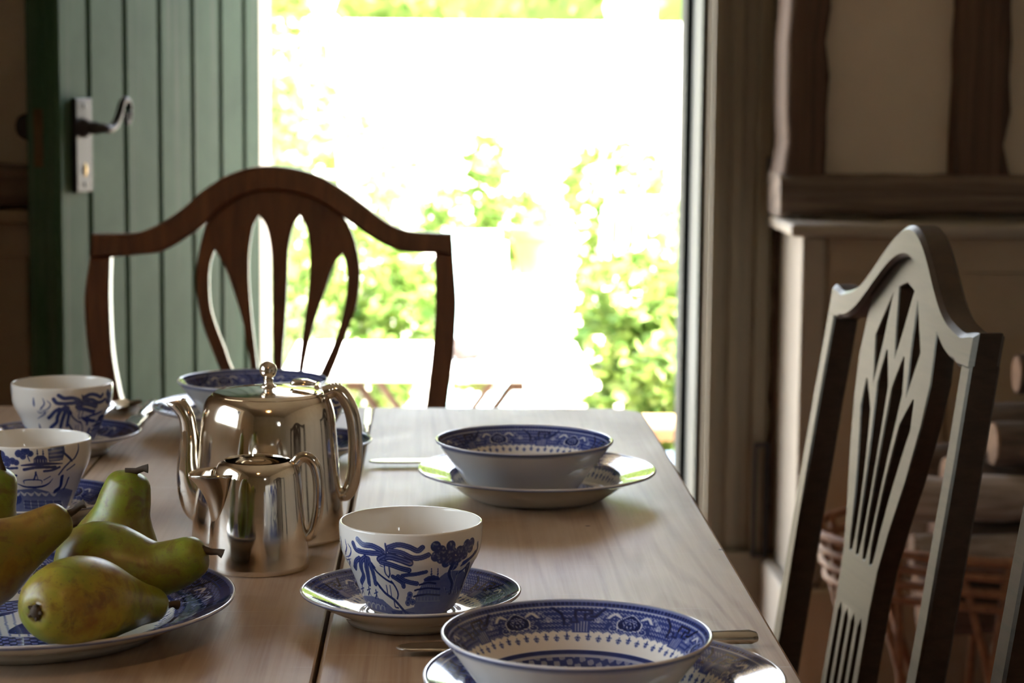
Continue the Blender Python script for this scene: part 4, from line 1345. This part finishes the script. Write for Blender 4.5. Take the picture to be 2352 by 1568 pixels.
holes = [[(-0.0791, -0.0298), (-0.0654, -0.0526), (-0.0515, -0.0915), (-0.0399, -0.1304), (-0.0305, -0.183), (-0.0235, -0.2334), (-0.0326, -0.2312), (-0.0545, -0.1935), (-0.0649, -0.1649), (-0.0764, -0.1351), (-0.0845, -0.1077), (-0.0869, -0.0734), (-0.0848, -0.0482)],
         [(-0.0189, 0.0186), (-0.0085, 0.0027), (-0.0027, -0.0248), (-0.0002, -0.0614), (0.0001, -0.1302), (0.0015, -0.1875), (0.0017, -0.2402), (-0.0132, -0.2403), (-0.0202, -0.1887), (-0.0238, -0.1601), (-0.0285, -0.1189), (-0.0322, -0.0731), (-0.0323, -0.0341), (-0.0268, 0.0026)],
         [(0.0371, 0.0186), (0.0463, 0.0007), (0.0506, -0.029), (0.0501, -0.0726), (0.0446, -0.1208), (0.0391, -0.1644), (0.0358, -0.1919), (0.0291, -0.2401), (0.0136, -0.2402), (0.014, -0.1897), (0.0151, -0.1645), (0.0183, -0.1186), (0.0204, -0.0728), (0.0218, -0.0292), (0.028, 0.0029)],
         [(0.0957, -0.0345), (0.1003, -0.0471), (0.1021, -0.0746), (0.0972, -0.1136), (0.0859, -0.1527), (0.0678, -0.1941), (0.0497, -0.2309), (0.0394, -0.2332), (0.0438, -0.1919), (0.0516, -0.1529), (0.0606, -0.1184), (0.0742, -0.0794), (0.0855, -0.0472)]]
ch = root('dining_chair', (-.231, 2.75, 0), 0, 'wide dark wooden chair with arched crest and pierced vase-shaped splat at the far table end', 'chair')
KT = .12
def back_fn(u, v, w):
    z = .9 + v / math.hypot(1, KT)
    # slight bow of the back in plan
    return (u, .25 + (z - .9) * KT + .016 * (1 - (u / .25) ** 2) * 0 + w, z)
cut_board('crest_rail', [split_smooth(crest, [0, 18, 19, 20, 37, 38])], .028, M['mahogany'], ch, lambda u, v, w: back_fn(u, v, w), .004)
cut_board('back_post', [split_smooth(post_l, [0, 1, 7, 8])], .030, M['mahogany'], ch, back_fn, .003)
cut_board('back_post', [split_smooth(post_r, [0, 1, 7, 8])], .030, M['mahogany'], ch, back_fn, .003)
cut_board('splat', [split_smooth(splat, [0, 8, 18, 19])] + [split_smooth(h, [0]) for h in holes], .013, M['mahogany'], ch, lambda u, v, w: back_fn(u, v, w + .003), .002)
MB().box(-.215, .215, .185, .215, .40, .455).build('rear_seat_rail', M['mahogany'], ch, bevel=.003)
MB().box(-.235, .235, -.215, -.19, .40, .455).build('front_seat_rail', M['mahogany'], ch, bevel=.003)
for s_ in (-1, 1):
    MB().box(s_ * .215 - .012, s_ * .215 + .012, -.189, .184, .40, .455).build('side_seat_rail', M['mahogany'], ch, bevel=.003)
    MB().tube([(s_ * .215, -.20, .398), (s_ * .215, -.20, 0)], [.021, .016], 4).build('front_leg', M['mahogany'], ch)
    MB().tube([(s_ * .200, .200, .50), (s_ * .203, .205, .40), (s_ * .205, .235, 0)], [.022, .021, .017], 4).build('rear_leg', M['mahogany'], ch)
MB().box(-.2, .2, -.186, .182, .44, .475).build('seat_pad', M['seat'], ch, bevel=.012)


# ------------------------------------------------------------------ side chairs along the right
def side_chair(loc, label):
    """local frame: u from the near post to the far post, front of the back towards the table"""
    t = root('side_chair', (*loc, 0), 0, label, 'chair', 'side chairs along the right of the table')
    eu = Vector((-.1019, .9948, 0)); en = Vector((-.9948, -.1019, 0))
    RC = .145
    W2 = .2175
    def fn(u, v, w):
        z = .90 + v * .9896
        return eu * u + en * (w + RC * (-v)) + Vector((0, 0, z))
    def top(u):
        a = min(abs(u) / (.76 * W2), 1)
        base = .077 * .5 * (1 + math.cos(math.pi * a))
        dip = -.004 * math.exp(-((abs(u) - .84 * W2) / .018) ** 2)
        return base + dip
    us = [(-1 + 2 * i / 60) * W2 for i in range(61)]
    def low(u):
        a = min(abs(u) / (.80 * W2), 1)
        return -.0305 + .077 * .5 * (1 + math.cos(math.pi * a)) - .003 * (abs(u) > .8 * W2)
    upo = [(u, top(u)) for u in us]
    lo = [(u, low(u)) for u in us[::-1]]
    cut_board('crest_rail', [upo + lo], .028, M['oak'], t, lambda u, v, w: fn(u, v, w - .014), .004)
    for s_ in (-1, 1):
        po = [(s_ * W2, -.0285), (s_ * (W2 - .023), -.0285), (s_ * (W2 - .020), -.12), (s_ * (W2 - .020), -.25), (s_ * (W2 - .028), -.52), (s_ * (W2 + .002), -.52), (s_ * (W2 + .004), -.25), (s_ * (W2 + .003), -.12)]
        if s_ < 0:
            po = po[::-1]
        cut_board('back_post', [po], .0272, M['oak'], t, lambda u, v, w: fn(u, v, w - .0142), .0022)
        # rear legs carry the posts on down
        b0 = fn(s_ * (W2 - .016), -.50, -.014); b1 = fn(s_ * (W2 - .016), -.54, -.014)
        MB().tube([b0, b1, eu * (s_ * (W2 - .016)) + en * (-.03) + Vector((0, 0, 0))], [.020, .020, .016], 4).build('rear_leg', M['oak'], t)
    # pierced splat
    arch = [(u, low(u) + .001) for u in us if abs(u) <= .108]
    sides_r = [(.110, -.06), (.104, -.10), (.088, -.155), (.068, -.205), (.056, -.245), (.053, -.28), (.053, -.33), (.055, -.47)]
    outl = arch + sides_r + [(-u, v) for u, v in sides_r[::-1]]
    hol = []
    for ut, vt, ub, wd in ((-.072, -.080, -.0330, .029), (-.026, -.046, -.0110, .030), (.026, -.046, .0110, .030), (.072, -.080, .0330, .029)):
        vb = -.243
        def cl(f):
            return ut + (ub - ut) * (1 - (1 - f) ** 1.7)
        L, Rr = [], []
        for i in range(13):
            f = i / 12
            w_ = (wd * (.06 + 1.0 * min(1, f / .16)) * (1 - .66 * max(0, f - .16) / .84)) / 2 if f < .99 else .0030
            v = vt + (vb - vt) * f
            L.append((cl(f) - w_, v)); Rr.append((cl(f) + w_, v))
        hol.append(L + Rr[::-1])
    hol.append([(-.022, .016), (0, .022), (.022, .016), (.010, -.022), (0, -.048), (-.010, -.022)])
    for s_ in (-1, 1):
        hol.append([(s_ * .038, .006), (s_ * .068, -.036), (s_ * .051, -.078), (s_ * .043, -.040)])
    for ub in (-.033, -.011, .011, .033):
        hol.append([(ub - .0050, -.44), (ub - .0050, -.305), (ub, -.297), (ub + .0050, -.305), (ub + .0050, -.44)])
    cut_board('splat', [outl] + hol, .020, M['oak'], t, lambda u, v, w: fn(u, v, w - .0170), .0012)
    # seat
    def sf(u, d, z):                     # d forward from the back
        return eu * u + en * d + Vector((0, 0, z))
    sh = RC * .47
    def slab(n, ub, uf, d0, d1, z0, z1, mat, bev):
        V = []
        for z in (z0, z1):
            V += [sf(-ub, d0, z), sf(ub, d0, z), sf(uf, d1, z), sf(-uf, d1, z)]
        F = [(3, 2, 1, 0), (4, 5, 6, 7), (0, 1, 5, 4), (1, 2, 6, 5), (2, 3, 7, 6), (3, 0, 4, 7)]
        return MB().add(V, F).build(n, mat, t, bevel=bev)
    slab('seat_frame', .180, .225, sh + .002, sh + .37, .375, .425, M['oak'], .004)
    slab('seat_pad', .165, .212, sh + .012, sh + .36, .4255, .445, M['seat'], .010)
    for s_ in (-1, 1):
        MB().tube([sf(s_ * .200, sh + .345, .374), sf(s_ * .200, sh + .345, 0)], [.020, .016], 4).build('front_leg', M['oak'], t)
    MB().tube([sf(-.196, sh + .33, .17), sf(-.19, .01, .17)], .010, 4).build('stretcher', M['oak'], t)
    MB().tube([sf(.196, sh + .33, .17), sf(.19, .01, .17)], .010, 4).build('stretcher', M['oak'], t)
    return t


side_chair((.430, 2.030), 'dark wooden side chair with pierced slatted splat, at the right of the table')
sc2 = copy_tree(bpy.data.objects['side_chair'])
sc2.location = (.430, 1.232, 0)
sc2['label'] = 'second side chair, only a sliver of its post showing at the lower right edge'

# ------------------------------------------------------------------ log basket
bk = root('log_basket', (1.0, 3.40, 0), 0, 'open orange-brown wicker log basket on the tiled floor behind the side chair', 'basket')
def oval(z, a, b_, n=40):
    return [(a * math.cos(2 * math.pi * k / n), b_ * math.sin(2 * math.pi * k / n), z) for k in range(n + 1)]
for z, a in ((.395, .40), (.370, .392), (.345, .385), (.320, .378), (.06, .30), (.015, .29)):
    MB().tube(oval(z, a, a * .64), .0075, 6, False).build('hoop', M['wicker'], bk, True)
for k in range(26):
    a = 2 * math.pi * k / 26
    tw = .22 if k % 2 else -.22
    MB().tube([(.29 * math.cos(a), .186 * math.sin(a), .01), (.34 * math.cos(a + tw * .5), .218 * math.sin(a + tw * .5), .18), (.395 * math.cos(a + tw), .253 * math.sin(a + tw), .40)], [.0075, .007, .006], 6).build('stake', M['wicker'], bk, True)
rr = random.Random(11)
LOGS = [  # x, y, z, half length, radius, yaw, pale
    (.98, 3.285, .300, .23, .050, 1, 0), (1.01, 3.395, .300, .24, .050, -1, 0), (.90, 3.262, .388, .17, .035, 1, 1), (1.02, 3.345, .392, .24, .047, -1, 0),
    (.95, 3.445, .392, .23, .047, 1, 1), (1.03, 3.500, .300, .20, .046, 0, 0), (.92, 3.280, .468, .20, .040, -1, 1), (1.04, 3.370, .482, .24, .040, 1, 0),
    (.99, 3.455, .486, .22, .042, -1, 0), (1.08, 3.320, .548, .22, .038, 1, 0), (1.10, 3.410, .562, .23, .044, -1, 0), (1.16, 3.325, .628, .18, .036, 2, 1), (1.12, 3.405, .645, .20, .034, -1, 0), (1.14, 3.365, .705, .18, .030, 1, 0)]
LL = ['thick dark log low at the front of the basket', 'dark log low at the back of the basket', 'pale peeled log resting on the front rim of the basket', 'dark log across the middle of the basket, right of the pale logs',
      'pale bark log in the middle of the pile, towards the left', 'dark log deep in the pile at the right', 'pale birch log at the left front of the pile, between the chair posts', 'slim brown log at the right front of the pile',
      'long dark log across the pile at mid height', 'dark log behind the right-hand chair post', 'brown log second from the top at the front', 'grey log near the top of the pile at the right', 'dark log near the top of the pile at the left', 'topmost slim log of the pile']
for (x, y, z, hl, r_, yw, pale), lb in zip(LOGS, LL):
    r_ *= .93
    lg = root('log', (x, y, z), math.radians(yw), lb, 'log', 'firewood logs in the basket')
    pth = [(-hl + 2 * hl * i / 8, rr.uniform(-.005, .005), rr.uniform(-.004, .004)) for i in range(9)]
    mb = MB().tube(pth, [r_ * rr.uniform(.9, 1.06) for _ in range(9)], 14, False)
    mb.build('bark', M['barkpale' if pale else 'bark'], lg, True, 60)
    for s_ in (0, 1):
        p = pth[-1 if s_ else 0]
        MB().lathe([(.0005, 0), (r_ * .94, 0), (r_ * .96, .004)], 14).xf(lambda v: Vector((p[0] + (v.z - .003 if not s_ else -v.z + .003), p[1] + v.x, p[2] + v.y))).build('cut_end', M['logend'], lg)

# ------------------------------------------------------------------ pendant lamp over the near end of the table (its bulb glints in the glaze)
lm = root('pendant_lamp', (-.02, .40, 1.70), 0, 'small pendant lamp with a warm bulb above the near end of the table', 'lamp')
MB().tube([(0, 0, .16), (0, 0, .499)], .003, 6).build('flex', M['iron'], lm)
MB().lathe([(.02, .16), (.024, .12), (.07, .07), (.115, .04), (.117, .038), (.07, .066), (.022, .115)], 32).build('lamp_shade', M['iron'], lm, True, 50)
mbulb, nt, b = newmat('warm_bulb')
b.inputs['Emission Color'].default_value = (1.0, .55, .22, 1)
b.inputs['Emission Strength'].default_value = 14.0
fz = noise(nt, coords(nt), 8)
nt.links.new(ramp(nt, fz, [(0, (1, .8, .6)), (1, (1, .85, .7))]), b.inputs['Base Color'])
MB().ball((0, 0, .055), .028, 16, 12).build('bulb', mbulb, lm, True)

# ------------------------------------------------------------------ garden outside
GZ = -0.30
tag(MB().box(-30, 30, -30, 40, GZ - .2, GZ).build('garden_ground', M['gravel']), kind='structure')


def leaves(n, c, rad, size, flat=.5, shell=.55):
    d = rng.normal(size=(n, 3)); d /= np.linalg.norm(d, axis=1)[:, None]
    q = rng.uniform(shell, 1, n) ** .7
    P = np.array(c) + d * q[:, None] * np.array(rad)
    a = rng.normal(size=(n, 3)); a[:, 2] *= flat; a /= np.linalg.norm(a, axis=1)[:, None]
    b_ = np.cross(a, rng.normal(size=(n, 3))); b_ /= np.linalg.norm(b_, axis=1)[:, None]
    s_ = size * rng.uniform(.6, 1.4, n)[:, None]
    nn = np.cross(a, b_) * s_ * .25
    V = np.stack([P - a * s_, P + b_ * s_ * .45 + nn, P + a * s_, P - b_ * s_ * .45 + nn], 1).reshape(-1, 3)
    F = np.arange(n * 4).reshape(-1, 4)
    return V, F


def plant(name, x, y, blobs, n, size, mat, label, cat='plant', flowers=None, stems=7):
    r_ = root(name, (x, y, GZ), 0, label, cat, 'garden plants beyond the doorway')
    VV, FF, k = [], [], 0
    tot = sum(b[3] * b[5] for b in blobs)
    for (bx, by, bz, rx, ry, rz) in blobs:
        m_ = max(40, int(n * rx * rz / tot))
        V, F = leaves(m_, (bx, by, bz - GZ), (rx, ry, rz), size)
        VV.append(V); FF.append(F + k); k += len(V)
    o = place('foliage', mesh_np('foliage', np.concatenate(VV), np.concatenate(FF), False), mat, r_)
    tag(o, kind='stuff')
    st = MB()
    rr_ = random.Random(label)
    for i in range(stems):
        b0 = blobs[i % len(blobs)]
        e = (b0[0] + rr_.uniform(-.6, .6) * b0[3], b0[1] + rr_.uniform(-.5, .5) * b0[4], b0[2] - GZ + rr_.uniform(-.3, .6) * b0[5])
        st.tube([(rr_.uniform(-.05, .05), rr_.uniform(-.05, .05), 0), (e[0] * .5, e[1] * .5, e[2] * .6), e], [.012, .008, .004], 6)
    st.build('stems', M['stem'], r_, True)
    for (fx, fy, fz_, rad, fm) in (flowers or []):
        fl = MB()
        for q in range(7):
            a = q * 2 * math.pi / 7
            fl.tube([(fx, fy, fz_ - GZ), (fx + math.cos(a) * rad * .6, fy - rad * .2, fz_ - GZ + math.sin(a) * rad * .6), (fx + math.cos(a) * rad, fy - rad * .1, fz_ - GZ + math.sin(a) * rad)], [rad * .15, rad * .3, rad * .08], 6)
        fl.build('flower', M[fm], r_, True)
    return r_


plant('climbing_shrub', -.49, 7.5, [(0, 0, .95, .15, .2, .22), (-.03, 0, .60, .18, .2, .22), (.0, 0, .2, .2, .2, .3)], 1500, .035, M['leaf2'], 'tall grey-green shrub just right of the open door')
plant('garden_shrub', -.22, 8.6, [(0, 0, .80, .13, .2, .26), (.02, 0, .45, .16, .2, .25), (0, 0, .1, .2, .2, .3)], 1000, .03, M['leaf2'], 'sparse grey-green shrub behind the arched chair back')
plant('flowering_shrub', .16, 7.5, [(-.10, 0, .62, .14, .2, .13), (.10, 0, .60, .15, .2, .13), (.0, 0, .82, .08, .12, .10), (0, 0, .3, .26, .2, .3)], 2200, .03, M['leaf1'],
      'green flowering shrub in the middle of the doorway', flowers=[(.13, -.2, .80, .022, 'purple'), (.10, -.2, .92, .018, 'yellow')])
plant('leafy_bush', -.30, 7.0, [(0, 0, .46, .24, .2, .17), (-.02, 0, .18, .26, .2, .26), (.22, .05, .30, .15, .15, .2)], 2200, .03, M['leaf1'], 'green bush seen through the arched chair back')
plant('leafy_bush', .56, 6.1, [(0, 0, .50, .17, .15, .14), (-.05, 0, .34, .17, .15, .13), (.10, 0, .36, .15, .15, .16), (.02, 0, .06, .2, .2, .3)], 2600, .028, M['leaf1'],
      'bright green bush at the right of the doorway', flowers=[(-.07, -.16, .50, .022, 'yellow')])
plant('leafy_bush', .57, 5.35, [(0, 0, .36, .10, .12, .12), (.0, 0, .12, .13, .12, .22)], 1400, .026, M['leaf1'], 'low green plant beside the orange wooden bench')
plant('garden_shrub', .80, 7.2, [(0, 0, .56, .10, .12, .16), (0, 0, .15, .16, .14, .3)], 800, .03, M['leaf2'], 'small shrub half hidden by the right door frame')
plant('leafy_bush', -.40, 6.35, [(0, 0, .36, .11, .1, .10), (0, 0, .05, .15, .1, .25)], 900, .026, M['leaf2'], 'low bush left of the white garden table')

plant('garden_shrub', .74, 9.35, [(0, 0, .62, .26, .15, .22), (.1, 0, .2, .3, .15, .35)], 1500, .035, M['leaf1'], 'wide shrub behind the white garden chair')
plant('climbing_shrub', -.62, 8.9, [(0, 0, 1.15, .17, .15, .3), (.05, 0, .7, .24, .15, .35), (0, 0, .2, .25, .15, .35)], 2000, .035, M['leaf1'], 'tall green shrub behind the left white obelisk')
gw = root('garden_wall', (0, 11.2, GZ), 0, 'long white garden wall beneath the hedge', 'wall')
MB().box(-5, 5, -.12, .12, 0, 1.63).build('wall_face', M['white'], gw)
for i in range(20):
    MB().box(-5 + i * .5 + .004, -5 + i * .5 + .496, -.16, .16, 1.6305, 1.675).build('coping_slab', M['white'], gw, bevel=.01)
hdg = root('hedge', (0, 12.1, GZ), 0, 'clipped yellow-green hedge above the white wall', 'hedge')
n = 15000
P = np.stack([rng.uniform(-5, 5, n), rng.uniform(-.55, .35, n), rng.uniform(1.3, 3.6, n)], -1)
P[:, 1] += .12 * np.sin(P[:, 0] * 5) * np.sin(P[:, 2] * 4)
a = rng.normal(size=(n, 3)); a /= np.linalg.norm(a, axis=1)[:, None]
b_ = np.cross(a, rng.normal(size=(n, 3))); b_ /= np.linalg.norm(b_, axis=1)[:, None]
s_ = .055 * rng.uniform(.6, 1.4, n)[:, None]
V = np.stack([P - a * s_, P + b_ * s_ * .5, P + a * s_, P - b_ * s_ * .5], 1).reshape(-1, 3)
tag(place('foliage', mesh_np('hedge_foliage', V, np.arange(n * 4).reshape(-1, 4), False), M['leaf3'], hdg), kind='stuff')
MB().box(-5, 5, -.2, .25, 0, 3.4).build('hedge_core', M['leaf3'], hdg)


def obelisk(x, y, h, w, label):
    t = root('garden_obelisk', (x, y, GZ), 0, label, 'obelisk', 'white wooden garden obelisks')
    for sx in (-1, 1):
        for sy in (-1, 1):
            MB().tube([(sx * w, sy * w, 0), (sx * .025, sy * .025, h)], .016, 4).build('leg', M['whitepaint'], t)
    for f in (.2, .36, .52, .66, .79, .9):
        q = w + (.025 - w) * f
        for k_ in range(4):
            p0, p1 = [(-q, -q), (q, -q), (q, q), (-q, q), (-q, -q)][k_:k_ + 2]
            MB().tube([(*p0, h * f), (*p1, h * f)], .010, 4).build('rung', M['whitepaint'], t)
    MB().lathe([(.001, h + .16), (.035, h + .14), (.05, h + .10), (.035, h + .055), (.02, h + .045), (.05, h + .035), (.055, h + .0)], 16).build('finial', M['whitepaint'], t, True, 50)
    return t


obelisk(-.43, 8.0, 1.58, .16, 'white wooden obelisk at the left of the doorway view')
obelisk(.785, 10.0, 1.62, .07, 'white obelisk with a ball finial before the far wall')
gp = root('gate_post', (.965, 10.6, GZ), 0, 'white round-topped gate post right of the ball finial', 'post')
MB().box(-.06, .06, -.06, .06, 0, 1.72).build('shaft', M['whitepaint'], gp)
MB().lathe([(.001, 1.83), (.03, 1.825), (.055, 1.80), (.066, 1.76), (.066, 1.7205)], 20).build('cap', M['whitepaint'], gp, True, 50)

# garden table with crossed iron legs
gt = root('garden_table', (-.01, 5.50, GZ), 0, 'white slatted folding garden table with rusty crossed legs', 'table')
for i in range(6):
    MB().box(-.37, .372, -.30 + i * .1 + .003, -.30 + (i + 1) * .1 - .003, .675, .70).build('slat', M['whitepaint'], gt, bevel=.003)
for yy in (-.22, .20):
    MB().tube([(-.20, yy, .674), (.28, yy, 0)], .010, 6).build('crossed_leg', M['rust'], gt, True)
    MB().tube([(.20, yy + .024, .674), (-.28, yy + .024, 0)], .010, 6).build('crossed_leg', M['rust'], gt, True)
for xx in (-.2, .2):
    MB().box(xx - .015, xx + .015, -.27, .27, .650, .6745).build('batten', M['rust'], gt)
bd = MB()
bd.ball((0, 0, .022), .034, 14, 10, .65); bd.ball((.03, .01, .017), .025, 12, 8, .68); bd.ball((-.02, .015, .04), .018, 10, 8, .8)
tag(bd.build('bundle', M['darkcloth'], None, True, loc=(.055, 5.42, .4005)), 'small dark brown bundle lying on the white garden table', 'bundle')
cl = []
for i in range(15):
    for j in range(11):
        cl.append((-.10 + .2 * i / 14, -.07 + .14 * j / 10, .012 + .008 * math.sin(i * .9) * math.cos(j * .7)))
Fc = [(i * 11 + j, i * 11 + j + 1, (i + 1) * 11 + j + 1, (i + 1) * 11 + j) for i in range(14) for j in range(10)]
co = place('folded_cloth', mesh_np('folded_cloth', cl, Fc, True), M['paleblue'], None, (.15, 5.62, .4005), (0, 0, .3))
md = co.modifiers.new('s', 'SOLIDIFY'); md.thickness = .010
tag(co, 'pale blue folded cloth on the white garden table', 'cloth')


def garden_chair(x, y, rz, mat, label, w=.21, hback=.92):
    t = root('garden_chair', (x, y, GZ), rz, label, 'chair')
    for sx in (-1, 1):
        MB().box(sx * w - .018, sx * w + .018, -.20, -.165, 0, .42).build('front_leg', mat, t)
        MB().tube([(sx * w, .18, 0), (sx * w, .18, .42), (sx * w, .25, hback)], .020, 4).build('back_post', mat, t)
    for k_ in range(5):
        MB().box(-w - .02, w + .02, -.20 + k_ * .078, -.20 + k_ * .078 + .068, .421, .440).build('seat_slat', mat, t)
    MB().tube([(-w, .25, hback), (w, .25, hback)], [(.035, .015)] * 2, 8).build('top_rail', mat, t)
    MB().tube([(-w, .205, .56), (w, .205, .56)], [(.022, .012)] * 2, 8).build('lower_rail', mat, t)
    for k_ in range(5):
        xx = -w + (k_ + 1) * 2 * w / 6
        MB().tube([(xx, .205, .56), (xx, .245, hback - .02)], [(.007, .022)] * 2, 6, up=(0, 1, 0)).build('back_slat', mat, t)
    return t


garden_chair(.74, 8.5, math.radians(200), M['whitepaint'], 'white slatted garden chair by the right-hand bush')
garden_chair(.13, 6.45, math.radians(8), M['paleblue'], 'pale blue garden chair behind the white garden table', .09, .90)
pt = root('flower_pot', (.300, 6.92, GZ), 0, 'small red flower pot among the green shrubs', 'pot')
MB().lathe([(.001, .78), (.05, .78), (.07, .90), (.078, .90), (.078, .93), (.066, .93), (.06, .86), (.001, .86)], 20).build('pot', M['terracotta'], pt, True, 40)
MB().box(-.07, .07, -.07, .07, 0, .779).build('pedestal', M['white'], pt)

bn = root('garden_bench', (.62, 4.98, GZ), 0, 'orange wooden bench plank just outside the door at right', 'bench')
for yy in (-.09, .02):
    MB().box(-.22, .5, yy, yy + .10, .585, .615).build('seat_plank', M['teak'], bn, bevel=.004)
for xx in (-.14, .40):
    MB().box(xx - .025, xx + .025, -.08, .10, 0, .584).build('leg', M['teak'], bn, bevel=.003)
gpot = root('glazed_pot', (.548, 4.72, GZ), 0, 'blue and white glazed pot outside the door, beside the table edge', 'pot')
MB().lathe([(.001, 0), (.07, 0), (.095, .10), (.10, .35), (.085, .52), (.075, .555), (.088, .575), (.078, .58), (.07, .54), (.001, .5)], 28).build('pot', M['blue_pot'], gpot, True, 50)
